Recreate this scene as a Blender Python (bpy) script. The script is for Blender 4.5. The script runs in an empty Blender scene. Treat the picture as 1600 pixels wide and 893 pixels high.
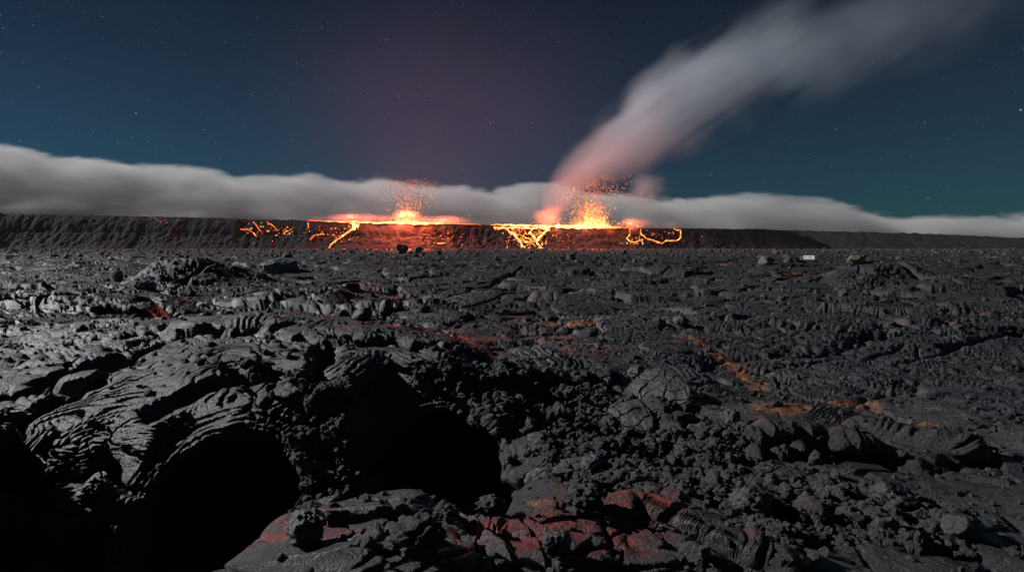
import bpy, math, random
import numpy as np
from mathutils import Vector, Matrix, noise as mnoise

random.seed(11)
RNG = np.random.default_rng(11)
S = bpy.context.scene
COL = S.collection

# ------------------------------------------------------------------ camera
FPX, HZN, CZ = 978.0, 385.0, 4.0            # focal length and eye level in photo pixels, eye height in metres
TILT = math.atan((446.5 - HZN) / FPX)
cam = bpy.data.objects.new("camera", bpy.data.cameras.new("camera"))
COL.objects.link(cam)
cam.location = (0, 0, CZ)
cam.rotation_euler = (math.pi / 2 - TILT, 0, 0)
cam.data.sensor_width = 36
cam.data.lens = 36 * FPX / 1600
cam.data.clip_start, cam.data.clip_end = 0.1, 30000
S.camera = cam

# ------------------------------------------------------------------ moon, night sky, exposure
MOON_AZ, MOON_EL = math.radians(-74), math.radians(27.5)   # azimuth from +Y towards +X
MOON = Vector((math.sin(MOON_AZ) * math.cos(MOON_EL), math.cos(MOON_AZ) * math.cos(MOON_EL), math.sin(MOON_EL)))
moon = bpy.data.objects.new("moon_light", bpy.data.lights.new("moon_light", 'SUN'))
COL.objects.link(moon)
moon.rotation_euler = MOON.to_track_quat('Z', 'Y').to_euler()
moon.data.energy = 3.3
moon.data.angle = math.radians(0.6)
moon.data.color = (0.98, 0.985, 1.0)

W = bpy.data.worlds.new("World")
S.world = W
W.use_nodes = True
S.view_settings.view_transform = 'Standard'
S.view_settings.look = 'None'
S.view_settings.exposure = 0.0
S.view_settings.gamma = 1.0
S.view_settings.use_curve_mapping = False
S.render.engine = 'CYCLES'
cy = S.cycles
cy.use_denoising = True
cy.max_bounces = 5
cy.diffuse_bounces = 2
cy.glossy_bounces = 2
cy.transmission_bounces = 2
cy.volume_bounces = 3
cy.transparent_max_bounces = 24
cy.volume_step_rate = 1.0
cy.volume_max_steps = 160
cy.sample_clamp_indirect = 4.0


# ------------------------------------------------------------------ node helpers
class E:
    """A float socket with arithmetic."""
    def __init__(self, nt, s): self.nt, self.s = nt, s
    def _op(self, op, *a, clamp=False):
        n = self.nt.nodes.new('ShaderNodeMath'); n.operation = op; n.use_clamp = clamp
        for i, v in enumerate(a):
            if isinstance(v, E): self.nt.links.new(v.s, n.inputs[i])
            else: n.inputs[i].default_value = float(v)
        return E(self.nt, n.outputs[0])
    def __add__(self, o): return self._op('ADD', self, o)
    __radd__ = __add__
    def __sub__(self, o): return self._op('SUBTRACT', self, o)
    def __rsub__(self, o): return self._op('SUBTRACT', o, self)
    def __mul__(self, o): return self._op('MULTIPLY', self, o)
    __rmul__ = __mul__
    def __truediv__(self, o): return self._op('DIVIDE', self, o)
    def pow(self, p): return self._op('POWER', self, p)
    def sqrt(self): return self._op('SQRT', self)
    def abs(self): return self._op('ABSOLUTE', self)
    def max(self, o): return self._op('MAXIMUM', self, o)
    def min(self, o): return self._op('MINIMUM', self, o)
    def step(self, lo, hi):                       # smoothstep
        n = self.nt.nodes.new('ShaderNodeMapRange'); n.interpolation_type = 'SMOOTHSTEP'
        self.nt.links.new(self.s, n.inputs[0])
        n.inputs[1].default_value, n.inputs[2].default_value = (lo, hi) if lo < hi else (hi, lo)
        n.inputs[3].default_value, n.inputs[4].default_value = (0, 1) if lo < hi else (1, 0)
        return E(self.nt, n.outputs[0])
    def curve(self, pts, lo, hi):                 # pts (x, y) -> interpolated value
        ys = [p[1] for p in pts]; y0, y1 = min(ys), max(ys)
        t = (self - lo) / (hi - lo)
        n = self.nt.nodes.new('ShaderNodeFloatCurve')
        c = n.mapping.curves[0]
        q = [((p[0] - lo) / (hi - lo), (p[1] - y0) / (y1 - y0)) for p in pts]
        while len(c.points) < len(q): c.points.new(0.5, 0.5)
        for k, (a, b) in enumerate(q):
            c.points[k].location = (a, b); c.points[k].handle_type = 'AUTO_CLAMPED'
        n.mapping.update()
        self.nt.links.new(t.s, n.inputs['Value'])
        return E(self.nt, n.outputs[0]) * (y1 - y0) + y0


def new_mat(name):
    m = bpy.data.materials.new(name); m.use_nodes = True
    m.node_tree.nodes.clear()
    out = m.node_tree.nodes.new('ShaderNodeOutputMaterial')
    return m, m.node_tree, out


def noise_tex(nt, vec, scale, detail=3, rough=0.5, dist=0.0):
    n = nt.nodes.new('ShaderNodeTexNoise')
    n.inputs['Scale'].default_value = scale; n.inputs['Detail'].default_value = detail
    n.inputs['Roughness'].default_value = rough; n.inputs['Distortion'].default_value = dist
    if vec is not None: nt.links.new(vec, n.inputs['Vector'])
    return E(nt, n.outputs[0])


def mapping(nt, vec, scale=(1, 1, 1), rot=(0, 0, 0), loc=(0, 0, 0)):
    n = nt.nodes.new('ShaderNodeMapping')
    n.inputs['Scale'].default_value = scale; n.inputs['Rotation'].default_value = rot; n.inputs['Location'].default_value = loc
    nt.links.new(vec, n.inputs['Vector'])
    return n.outputs[0]


def mix_col(nt, fac, a, b, mode='MIX'):
    n = nt.nodes.new('ShaderNodeMix'); n.data_type = 'RGBA'; n.blend_type = mode; n.clamp_factor = True; n.clamp_result = False
    for s, v in ((n.inputs[0], fac), (n.inputs[6], a), (n.inputs[7], b)):
        if isinstance(v, E): nt.links.new(v.s, s)
        elif hasattr(v, 'is_linked'): nt.links.new(v, s)
        elif isinstance(v, (int, float)): s.default_value = v
        else: s.default_value = (*v, 1)
    return n.outputs[2]


# ------------------------------------------------------------------ world: moonlit sky and stars
def build_world():
    nt = W.node_tree
    nt.nodes.clear()
    out = nt.nodes.new('ShaderNodeOutputWorld')
    bg = nt.nodes.new('ShaderNodeBackground')
    sky = nt.nodes.new('ShaderNodeTexSky')
    sky.sky_type = 'NISHITA'; sky.sun_disc = False
    sky.sun_elevation = MOON_EL; sky.sun_rotation = MOON_AZ
    sky.air_density, sky.dust_density, sky.ozone_density = 1.0, 0.1, 3.0
    tint = mix_col(nt, 1.0, sky.outputs[0], (0.20, 0.83, 1.16), 'MULTIPLY')
    tc0 = nt.nodes.new('ShaderNodeTexCoord'); sp = nt.nodes.new('ShaderNodeSeparateXYZ'); nt.links.new(tc0.outputs['Generated'], sp.inputs[0])
    up = E(nt, sp.outputs[2]).step(0.0, 0.42)
    tint = mix_col(nt, up, tint, mix_col(nt, 1.0, tint, (0.37, 0.38, 0.41), 'MULTIPLY'))
    SKY_K = 0.0102
    dim = nt.nodes.new('ShaderNodeVectorMath'); dim.operation = 'SCALE'; dim.inputs[3].default_value = SKY_K
    nt.links.new(tint, dim.inputs[0])
    # stars: one small round point in some cells of a direction grid
    tc = nt.nodes.new('ShaderNodeTexCoord')
    nrm = nt.nodes.new('ShaderNodeVectorMath'); nrm.operation = 'NORMALIZE'
    nt.links.new(tc.outputs['Generated'], nrm.inputs[0])
    total = None
    for sc, rad, keep, gain in ((60, 0.062, 0.74, 1.0), (130, 0.12, 0.56, 0.38), (210, 0.17, 0.60, 0.15)):
        v = nt.nodes.new('ShaderNodeTexVoronoi'); v.feature = 'F1'
        v.inputs['Scale'].default_value = sc
        nt.links.new(nrm.outputs[0], v.inputs['Vector'])
        sep = nt.nodes.new('ShaderNodeSeparateColor'); nt.links.new(v.outputs['Color'], sep.inputs[0])
        b = E(nt, sep.outputs[0]).step(keep, 1.0).pow(1.6)
        d = E(nt, v.outputs['Distance']).step(rad, rad * 0.3)
        s = d * b * gain
        total = s if total is None else total + s
    star = mix_col(nt, 1.0, (0, 0, 0), (0.85, 0.93, 1.0), 'ADD')
    sm = nt.nodes.new('ShaderNodeVectorMath'); sm.operation = 'SCALE'
    nt.links.new(star, sm.inputs[0]); nt.links.new(total.s, sm.inputs[3])
    add = nt.nodes.new('ShaderNodeVectorMath'); add.operation = 'ADD'
    nt.links.new(dim.outputs[0], add.inputs[0]); nt.links.new(sm.outputs[0], add.inputs[1])
    nt.links.new(add.outputs[0], bg.inputs[0])
    bg.inputs[1].default_value = 1.0
    nt.links.new(bg.outputs[0], out.inputs[0])
build_world()


# ------------------------------------------------------------------ geometry helpers
def at(px, py, Y):
    """World point at forward distance Y that the photo shows at (px, py)."""
    yc = (446.5 - py) / FPX
    dy = math.cos(TILT) + yc * math.sin(TILT); dz = -math.sin(TILT) + yc * math.cos(TILT)
    k = Y / dy
    return Vector(((px - 800) / FPX * k, Y, CZ + dz * k))


def to_px(x, y, z):
    zz = z - CZ
    d = y * math.cos(TILT) - zz * math.sin(TILT)
    u = y * math.sin(TILT) + zz * math.cos(TILT)
    return 800 + FPX * x / d, 446.5 - FPX * u / d


def tag(o, label=None, cat=None, group=None, kind=None):
    if label: o["label"] = label
    if cat: o["category"] = cat
    if group: o["group"] = group
    if kind or cat: o["kind"] = kind or "thing"
    return o


def mesh_obj(name, verts, faces, mat, smooth=True, parent=None):
    """verts (n,3) float array, faces (m,3|4) int array."""
    verts = np.ascontiguousarray(verts, np.float32); faces = np.ascontiguousarray(faces, np.int32)
    me = bpy.data.meshes.new(name)
    k = faces.shape[1]
    me.vertices.add(len(verts)); me.vertices.foreach_set("co", verts.ravel())
    me.loops.add(faces.size); me.loops.foreach_set("vertex_index", faces.ravel())
    me.polygons.add(len(faces))
    me.polygons.foreach_set("loop_start", np.arange(0, faces.size, k, dtype=np.int32))
    me.polygons.foreach_set("use_smooth", np.full(len(faces), smooth, dtype=bool))
    me.update(calc_edges=True)
    me.materials.append(mat)
    if len(verts) < 20000:
        import bmesh
        bm = bmesh.new(); bm.from_mesh(me)
        bmesh.ops.recalc_face_normals(bm, faces=bm.faces); bm.to_mesh(me); bm.free()
    o = bpy.data.objects.new(name, me); COL.objects.link(o)
    if parent: o.parent = parent
    return o


def add_attr(o, name, arr):
    a = o.data.attributes.new(name, 'FLOAT', 'POINT')
    a.data.foreach_set("value", np.ascontiguousarray(arr, np.float32).ravel())


def sstep(a, b, x):
    t = np.clip((x - a) / (b - a), 0, 1)
    return t * t * (3 - 2 * t)


_GA = np.linspace(0, 2 * np.pi, 256, endpoint=False)
GX, GY = np.cos(_GA).astype(np.float32), np.sin(_GA).astype(np.float32)


def ihash(ix, iy, seed):
    h = (ix.astype(np.uint32) * np.uint32(374761393)) + (iy.astype(np.uint32) * np.uint32(668265263)) + np.uint32((seed * 2654435761) & 0xffffffff)
    h = (h ^ (h >> np.uint32(13))) * np.uint32(1274126177)
    h = (h ^ (h >> np.uint32(15))) * np.uint32(2246822519)
    return h ^ (h >> np.uint32(16))


def perlin(x, y, seed=0):
    xf, yf = np.floor(x), np.floor(y)
    ix, iy = xf.astype(np.int32), yf.astype(np.int32)
    fx, fy = (x - xf).astype(np.float32), (y - yf).astype(np.float32)
    u = fx * fx * fx * (fx * (fx * 6 - 15) + 10); v = fy * fy * fy * (fy * (fy * 6 - 15) + 10)
    def g(dx, dy):
        h = (ihash(ix + dx, iy + dy, seed) & np.uint32(255)).astype(np.intp)
        return GX[h] * (fx - dx) + GY[h] * (fy - dy)
    a = g(0, 0); a += u * (g(1, 0) - a)
    b = g(0, 1); b += u * (g(1, 1) - b)
    return (a + v * (b - a)) * 1.5


def fbm(x, y, seed=0, octv=4, gain=0.5, ridged=False):
    out = 0; amp = 1.0; tot = 0
    for o in range(octv):
        n = perlin(x * 2.03 ** o + 17.3 * o, y * 2.03 ** o - 9.1 * o, seed + o)
        if ridged: n = 1 - 2 * np.abs(n)
        out = out + amp * n; tot += amp; amp *= gain
    return out / tot


def worley(x, y, seed=0):
    """F1, F2, random of nearest cell, offset from its centre."""
    xf, yf = np.floor(x), np.floor(y)
    ix, iy = xf.astype(np.int32), yf.astype(np.int32)
    fx, fy = (x - xf).astype(np.float32), (y - yf).astype(np.float32)
    f1 = np.full(x.shape, 9, np.float32); f2 = f1.copy()
    idr = np.zeros(x.shape, np.uint32); ox = np.zeros(x.shape, np.float32); oy = ox.copy()
    for dx in (-1, 0, 1):
        for dy in (-1, 0, 1):
            h = ihash(ix + dx, iy + dy, seed)
            rx = dx + 0.1 + 0.8 * (h & np.uint32(0xffff)).astype(np.float32) / 65535 - fx
            ry = dy + 0.1 + 0.8 * (h >> np.uint32(16)).astype(np.float32) / 65535 - fy
            d = np.sqrt(rx * rx + ry * ry)
            m = d < f1
            f2 = np.where(m, f1, np.minimum(f2, d)); f1 = np.where(m, d, f1)
            idr = np.where(m, h, idr); ox = np.where(m, -rx, ox); oy = np.where(m, -ry, oy)
    return f1, f2, idr, ox, oy


def rnd(idr, k):
    return (ihash(idr.astype(np.int64).astype(np.uint32), np.full(1, k, np.uint32), 77) & np.uint32(0xffff)).astype(np.float32) / 65535


# ------------------------------------------------------------------ materials: basalt
def basalt(name, attrs=True, lo=0.006, hi=0.046, bump=0.9, tint=(1.0, 1.0, 1.03), rough=(0.30, 0.58)):
    m, nt, out = new_mat(name)
    p = nt.nodes.new('ShaderNodeBsdfPrincipled')
    nt.links.new(p.outputs[0], out.inputs['Surface'])
    tc = nt.nodes.new('ShaderNodeTexCoord'); v = tc.outputs['Object']
    big = noise_tex(nt, v, 0.35, 3, 0.55); mid = noise_tex(nt, v, 3.1, 4, 0.6); fine = noise_tex(nt, v, 21, 5, 0.65)
    vfine = noise_tex(nt, v, 75, 3, 0.6)
    val = (mid * 0.36 + fine * 0.36 + vfine * 0.28).step(0.38, 0.63)
    base = mix_col(nt, val, tuple(lo * t for t in tint), tuple(hi * t for t in tint))
    base = mix_col(nt, big.step(0.46, 0.64) * 0.8, base, mix_col(nt, val, (lo * 1.2, lo * 0.95, lo * 0.8), (hi * 1.25, hi * 0.95, hi * 0.78)))
    base = mix_col(nt, noise_tex(nt, v, 0.6, 2).step(0.58, 0.75) * 0.6, base, mix_col(nt, val, (lo * 0.75, lo * 0.95, lo * 1.15), (hi * 0.8, hi * 1.0, hi * 1.2)))
    rg = mid * (rough[1] - rough[0]) + rough[0]
    if attrs:
        def at_(nm):
            a = nt.nodes.new('ShaderNodeAttribute'); a.attribute_name = nm
            return E(nt, a.outputs['Fac'])
        wear = noise_tex(nt, v, 5.5, 6, 0.7)
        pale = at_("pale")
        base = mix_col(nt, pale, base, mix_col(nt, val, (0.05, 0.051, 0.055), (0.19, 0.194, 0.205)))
        orange = (at_("orange") * 1.6 - wear * 1.3).step(0.0, 0.45)
        base = mix_col(nt, orange, base, mix_col(nt, val, (0.07, 0.024, 0.010), (0.44, 0.165, 0.07)))
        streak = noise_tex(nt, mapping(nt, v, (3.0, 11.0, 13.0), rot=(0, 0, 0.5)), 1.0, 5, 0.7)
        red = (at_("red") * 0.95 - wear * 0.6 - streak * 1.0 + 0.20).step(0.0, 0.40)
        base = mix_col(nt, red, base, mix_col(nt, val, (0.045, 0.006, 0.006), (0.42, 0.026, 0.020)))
        dark = at_("crack")
        base = mix_col(nt, dark, base, (0.012, 0.012, 0.013))
        rg = rg + at_("rubble") * 0.22
    nt.links.new(base, p.inputs['Base Color'])
    nt.links.new(rg.s, p.inputs['Roughness'])
    p.inputs['Specular IOR Level'].default_value = 0.75
    vo = nt.nodes.new('ShaderNodeTexVoronoi'); vo.feature = 'DISTANCE_TO_EDGE'; vo.inputs['Scale'].default_value = 17
    nt.links.new(mapping(nt, v, (1, 1, 1.3)), vo.inputs['Vector'])
    h = noise_tex(nt, v, 11, 7, 0.72) * 0.8 + noise_tex(nt, v, 48, 5, 0.7) * 0.30 + E(nt, vo.outputs['Distance']).min(0.2) * 0.4
    b = nt.nodes.new('ShaderNodeBump'); b.inputs['Strength'].default_value = bump; b.inputs['Distance'].default_value = 0.07
    nt.links.new(h.s, b.inputs['Height']); nt.links.new(b.outputs[0], p.inputs['Normal'])
    return m

M_GROUND = basalt("lava_field_basalt")
M_RUBBLE = basalt("clinker_basalt", lo=0.020, hi=0.075, bump=0.9, rough=(0.6, 0.9))
M_ROCK = basalt("boulder_basalt", attrs=False, lo=0.022, hi=0.06, bump=0.6)
M_ROCK_PALE = basalt("pale_boulder_basalt", attrs=False, lo=0.09, hi=0.22, bump=0.6, rough=(0.6, 0.85))
M_ROCK_BROWN = basalt("brown_boulder_basalt", attrs=False, lo=0.07, hi=0.17, bump=0.6, tint=(1.05, 0.93, 0.76), rough=(0.6, 0.85))
M_SLAB = basalt("slab_basalt", attrs=True, lo=0.02, hi=0.054, bump=0.4, rough=(0.45, 0.7))

# ------------------------------------------------------------------ lava field: one sheet from the camera's feet to beyond the ridges
KY = np.array([2.5, 4.2, 4.8, 5.3, 5.8, 6.4, 7.0, 7.5, 7.9, 8.3, 8.8, 9.3, 9.8, 10.4, 11.2, 12.5, 14, 16, 19, 23, 30, 42, 60])
KP = np.array([-700, -300, 0, 180, 330, 450, 530, 620, 690, 780, 860, 1000, 1200, 1450, 1750, 2400], float)
KZ = np.array([
 [1, .9, .9, 1.2, 1.9, 2.4, 2.7, 2.8, 2.7, 2.4, 2.0, 1.3, 1.4, 1.5, 1.6, 1.7, 1.8, 1.8, 1.6, 1.2, .8, .5, .3],  # this row and the next: unseen rise added to shade the lower-left slope
 [1, .8, .8, 1.2, 1.9, 2.5, 2.8, 2.9, 2.8, 2.5, 2.0, 1.3, 1.4, 1.5, 1.6, 1.7, 1.8, 1.9, 1.7, 1.3, .9, .6, .4],
 [.6, .3, .1, 0, -.1, -.1, .1, .7, 1.1, 1.4, 1.58, 1.7, 1.77, 1.84, 1.92, 2.0, 2.08, 1.95, 1.7, 1.45, 1.45, .9, .6],
 [.6, .3, .1, 0, -.1, -.1, 0, .5, 1.0, 1.4, 1.7, 1.85, 1.92, 2.0, 2.08, 2.17, 2.25, 2.0, 1.6, 1.2, 1.3, .8, .6],
 [1.6, 1.55, 1.2, .5, .1, 0, -.05, .1, .6, 1.3, 1.85, 2.06, 2.13, 2.2, 2.28, 2.38, 2.2, 1.9, 1.4, 1.1, .9, .7, .5],
 [1.6, 1.55, 1.5, 1.42, 1.22, .8, .4, .4, .8, 1.3, 1.8, 2.0, 2.1, 2.2, 2.3, 2.42, 2.3, 1.8, 1.3, 1.0, .8, .6, .3],
 [1.65, 1.6, 1.55, 1.46, 1.32, .95, .7, .8, 1.1, 1.4, 1.68, 1.9, 2.05, 2.16, 2.25, 2.36, 2.15, 1.6, 1.2, .95, .8, .5, .3],
 [1.65, 1.6, 1.57, 1.5, 1.40, 1.12, .5, .2, .1, .1, .3, 1.0, 1.65, 2.15, 2.25, 2.3, 2.0, 1.55, 1.1, .85, .7, .5, .3],
 [1.6, 1.6, 1.55, 1.45, 1.29, .95, .4, .1, .05, .1, .3, 1.0, 1.62, 2.1, 2.22, 2.1, 1.8, 1.45, 1.1, .85, .7, .5, .3],
 [1.6, 1.55, 1.5, 1.43, 1.3, 1.02, .55, .4, .4, .5, .85, 1.3, 1.6, 1.85, 1.9, 1.8, 1.6, 1.4, 1.1, .85, .7, .5, .3],
 [1.6, 1.5, 1.45, 1.42, 1.4, 1.3, 1.2, 1.15, 1.15, 1.2, 1.22, 1.3, 1.35, 1.42, 1.5, 1.55, 1.52, 1.4, 1.15, .9, .7, .5, .3],
 [1.3, 1.3, 1.3, 1.3, 1.28, 1.22, 1.15, 1.12, 1.1, 1.1, 1.1, 1.12, 1.15, 1.2, 1.25, 1.3, 1.35, 1.35, 1.2, .95, .7, .5, .3],
 [1.1, 1.15, 1.2, 1.2, 1.2, 1.15, 1.1, 1.05, 1.05, 1.05, 1.05, 1.05, 1.05, 1.1, 1.1, 1.1, 1.15, 1.2, 1.15, .95, .7, .5, .3],
 [.9, 1, 1.05, 1.1, 1.1, 1.05, 1, 1, .95, .95, .95, .95, .95, 1, 1, 1, 1, 1, 1, .9, .7, .5, .3],
 [.9, .95, 1, 1, 1, 1, 1, 1, .95, .95, .95, .95, .95, 1, 1, 1, 1, 1, 1, .9, .7, .5, .3],
 [.9, .95, 1, 1, 1, 1, 1, 1, .95, .95, .95, .95, .95, 1, 1, 1, 1, 1, 1, .9, .7, .5, .3]])


def table_z(px, Y):
    ly = np.log(Y); kl = np.log(KY)
    j = np.clip(np.searchsorted(kl, ly) - 1, 0, len(KY) - 2)
    ty = np.clip((ly - kl[j]) / (kl[j + 1] - kl[j]), 0, 1)
    i = np.clip(np.searchsorted(KP, px) - 1, 0, len(KP) - 2)
    tx = np.clip((px - KP[i]) / (KP[i + 1] - KP[i]), 0, 1); tx = tx * tx * (3 - 2 * tx)
    a = KZ[i, j] * (1 - ty) + KZ[i, j + 1] * ty
    b = KZ[i + 1, j] * (1 - ty) + KZ[i + 1, j + 1] * ty
    return (a * (1 - tx) + b * tx).astype(np.float32)


# tube mouths: centre x, centre z, half width, half height, face Y range, depth
MOUTHS = [dict(x=-3.64, z=0.46, rx=1.02, rz=0.94, y0=7.0, y1=8.75, dep=5.0, dx=-0.4),
          dict(x=-0.98, z=0.48, rx=1.06, rz=0.92, y0=7.9, y1=10.2, dep=5.0, dx=0.3)]


def blob(px, Y, cx, cy, rx, ry):
    """soft ellipse in (photo column, log distance)"""
    return np.exp(-(((px - cx) / rx) ** 2 + ((np.log(Y) - math.log(cy)) / ry) ** 2))


def build_ground():
    t_in = np.linspace(-0.90, 0.90, 1501)
    t_out = 0.90 + (np.linspace(0, 1, 71)[1:] ** 1.5) * 0.75
    T = np.concatenate([-t_out[::-1], t_in, t_out]).astype(np.float32)
    # row density: mix of 1/Y and log Y plus extra rows over the tube mouths
    yy = np.exp(np.linspace(math.log(2.5), math.log(1200), 60000))
    dens = 420 / yy / math.log(480) + 520 * (1 / yy ** 2) / (1 / 2.5) + 300 * ((yy > 6.8) & (yy < 10.6)) / 3.8 + 360 * (yy > 45) / yy / 3.28
    cum = np.concatenate([[0], np.cumsum(0.5 * (dens[1:] + dens[:-1]) * np.diff(yy))])
    NR = 1920
    Yr = np.interp(np.linspace(0, cum[-1], NR), cum, yy).astype(np.float32)
    NC = len(T)
    Y = np.repeat(Yr[:, None], NC, 1); TT = np.repeat(T[None, :], NR, 0)
    X = TT * Y
    PX = (800 + FPX * TT).astype(np.float32)
    dY = np.gradient(Yr)[:, None]
    # ---- large shapes
    nearw = sstep(14, 8, Y)                          # warps: metre-sized close by, much broader farther out
    w1 = fbm(X * 0.9, Y * 0.9, 3, 3) * nearw + fbm(X / 6.5, Y / 6.5, 5, 2) * (1 - nearw)
    w2 = fbm(X * 0.9 + 40, Y * 0.9, 4, 3) * nearw + fbm(X / 6.5 + 40, Y / 6.5, 6, 2) * (1 - nearw)
    Z = table_z(PX + 26 * w1, np.clip(Y * (1 + 0.035 * w2), 2.5, 2000))
    far = sstep(10, 45, Y)
    dS = dY
    def flt(size):                                  # fades a feature out where the rows are too far apart to carry it
        return np.clip((size / dS - 1.3) / 2.0, 0, 1)
    und = fbm(X / 16, Y / 14, 21, 3) * 0.45 + fbm(X / 60, Y / 45, 22, 3) * 0.55
    ter = fbm(X / 10 + 0.3 * w1, Y / 7, 23, 3)
    q = ter * 3.0; qf = np.floor(q); ter_s = (qf + sstep(0.35, 0.97, q - qf)) / 3.0     # ledges
    rid = np.clip(fbm(X / 22, Y / 11, 25, 3, ridged=True), -0.2, 1)
    Z += far * (und + 0.38 * flt(3.0) * ter_s + 0.42 * flt(5.0) * rid - 0.2 + 0.9 * sstep(150, 600, Y))
    Z += sstep(12, 30, Y) * flt(1.4) * (0.12 * np.clip(fbm(X / 7.5 + 0.4 * w1, Y / 3.4, 26, 2, ridged=True), -.3, 1) + 0.05 * fbm(X / 3, Y / 2, 27, 2))
    Z += sstep(50, 110, Y) * (0.8 * np.clip(fbm(X / 20 + 0.4 * w1, Y / 16, 28, 4, ridged=True), -.2, 1) + 0.30 * flt(3) * fbm(X / 7, Y / 6, 29, 3, ridged=True))
    Z += (1 - far) * sstep(9, 14, Y) * 0.22 * ter_s
    # named mounds and hollows of the middle distance
    def hill(px, py_top, Yc, rx, ry, hgt, pw=1.0):
        nonlocal Z
        xc = (px - 800) / FPX * Yc
        d = (((X - xc + 0.5 * rx * w1) / rx) ** 2 + ((Y - Yc + 0.5 * ry * w2) / ry) ** 2)
        Z += hgt * np.exp(-d ** pw)
    hill(318, 412, 52, 4.2, 5.0, 2.2, 1.4)
    hill(60, 465, 27, 3.5, 2.2, 0.55, 1.5)
    hill(120, 470, 25, 3.0, 1.6, 0.35, 1.5)
    hill(470, 452, 34, 3.6, 2.6, 0.9, 2.0)
    hill(600, 470, 28, 2.2, 1.6, 0.5, 1.5)
    hill(690, 470, 26, 2.2, 2.6, 0.45, 1.4)
    hill(980, 465, 26, 3.4, 2.6, 0.45, 1.6)
    hill(1330, 520, 21, 6.0, 4.0, 0.38, 1.7)
    hill(1370, 430, 60, 5.0, 4.0, 1.5, 1.6)
    hill(1450, 436, 56, 6.0, 4.0, 0.9, 1.6)
    hill(1322, 455, 47, 2.2, 2.2, -1.6, 1.6)
    hill(1395, 465, 43, 1.4, 1.2, -1.2, 1.6)
    hill(640, 430, 70, 6.0, 5.0, 1.0, 1.6)
    hill(860, 430, 80, 8.0, 6.0, 0.8, 1.6)
    hill(1110, 430, 75, 9.0, 7.0, 0.7, 1.6)
    # foreground slabs that run down to the frame's lower edge
    def ledge(px0, Y0, px1, Y1, wd, hgt):
        nonlocal Z
        ax, ay = (px0 - 800) / FPX * Y0, Y0; bx, by = (px1 - 800) / FPX * Y1, Y1
        L = math.hypot(bx - ax, by - ay); ux, uy = (bx - ax) / L, (by - ay) / L
        s = ((X - ax) * ux + (Y - ay) * uy) / L
        d = (X - ax) * -uy + (Y - ay) * ux + 0.12 * w1
        Z += hgt * sstep(-0.05, 0.12, s) * sstep(1.05, 0.85, s) * sstep(-wd * 0.12, wd * 0.1, d) * sstep(wd, wd * 0.2, d)
    ledge(930, 6.2, 1280, 4.9, 0.9, 0.15)
    ledge(900, 7.1, 1120, 6.3, 0.5, 0.10)
    ledge(1090, 8.9, 1400, 8.6, 0.7, 0.22)
    ledge(1330, 9.6, 1560, 8.6, 0.8, 0.24)
    def depth_of(px, py):                           # forward distance at which the photo column meets the row
        j = int(np.argmin(np.abs(T - (px - 800) / FPX)))
        _, r = to_px(X[:, j], Y[:, j], Z[:, j])
        ok = np.where((r <= py) & (Yr > 3.5))[0]
        return float(Yr[ok[0]]) if len(ok) else 50.0
    def trench(poly, wd, dep):
        nonlocal Z
        P = [((p - 800) / FPX * depth_of(p, q), depth_of(p, q)) for p, q in poly]
        xa, xb = min(p[0] for p in P) - 2, max(p[0] for p in P) + 2; ya, yb = min(p[1] for p in P) - 2, max(p[1] for p in P) + 2
        r0, r1 = np.searchsorted(Yr, [ya, yb])
        xs, ys = X[r0:r1] + 0.18 * w1[r0:r1], Y[r0:r1] + 0.18 * w2[r0:r1]
        dmin = np.full(xs.shape, 9.0, np.float32)
        for (ax, ay), (bx, by) in zip(P[:-1], P[1:]):
            t = np.clip(((xs - ax) * (bx - ax) + (ys - ay) * (by - ay)) / ((bx - ax) ** 2 + (by - ay) ** 2 + 1e-6), 0, 1)
            dmin = np.minimum(dmin, np.hypot(xs - ax - t * (bx - ax), ys - ay - t * (by - ay)))
        Z[r0:r1] -= dep * sstep(wd, wd * 0.25, dmin)
    for poly, wd, dep in (
            ([(70, 606), (160, 572), (250, 540), (330, 522), (400, 516)], 0.36, 0.42), ([(0, 640), (70, 622), (140, 606)], 0.25, 0.3),
            ([(505, 600), (500, 570), (508, 545)], 0.30, 0.5), ([(430, 497), (520, 503), (600, 514), (650, 520)], 0.45, 0.45),
            ([(230, 640), (330, 606), (420, 592)], 0.22, 0.25), ([(520, 532), (600, 540), (680, 540)], 0.16, 0.2),
            ([(1120, 552), (1200, 534), (1260, 520), (1290, 505)], 0.10, 0.14), ([(1190, 590), (1310, 570), (1400, 556), (1430, 530)], 0.10, 0.15),
            ([(1370, 572), (1450, 565), (1510, 545)], 0.11, 0.16), ([(1440, 545), (1446, 565)], 0.10, 0.14),
            ([(1250, 500), (1300, 496), (1340, 488)], 0.10, 0.12), ([(840, 500), (940, 496), (1010, 500)], 0.2, 0.25),
            ([(0, 468), (110, 462), (230, 476)], 0.7, 0.5), ([(160, 492), (230, 500), (300, 492)], 0.6, 0.5),
            ([(440, 470), (540, 468), (556, 480)], 0.5, 0.4), ([(820, 468), (900, 452), (1000, 448)], 0.8, 0.4),
            ([(1180, 706), (1290, 690), (1330, 680)], 0.16, 0.22), ([(1480, 548), (1570, 530), (1600, 520)], 0.25, 0.25),
            ([(700, 470), (780, 440), (800, 430)], .6, .4), ([(1010, 800), (1100, 842), (1220, 880)], .12, .25)):
        trench(poly, wd, dep)
    dS = np.hypot(dY, np.gradient(Z, axis=0))
    # ---- surface kinds
    U = X + 0.25 * Z; V = Y + 0.95 * Z
    wu = fbm(U * 0.7, V * 0.7, 31, 3); wv = fbm(U * 0.7 + 9, V * 0.7 + 5, 32, 3)
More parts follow.
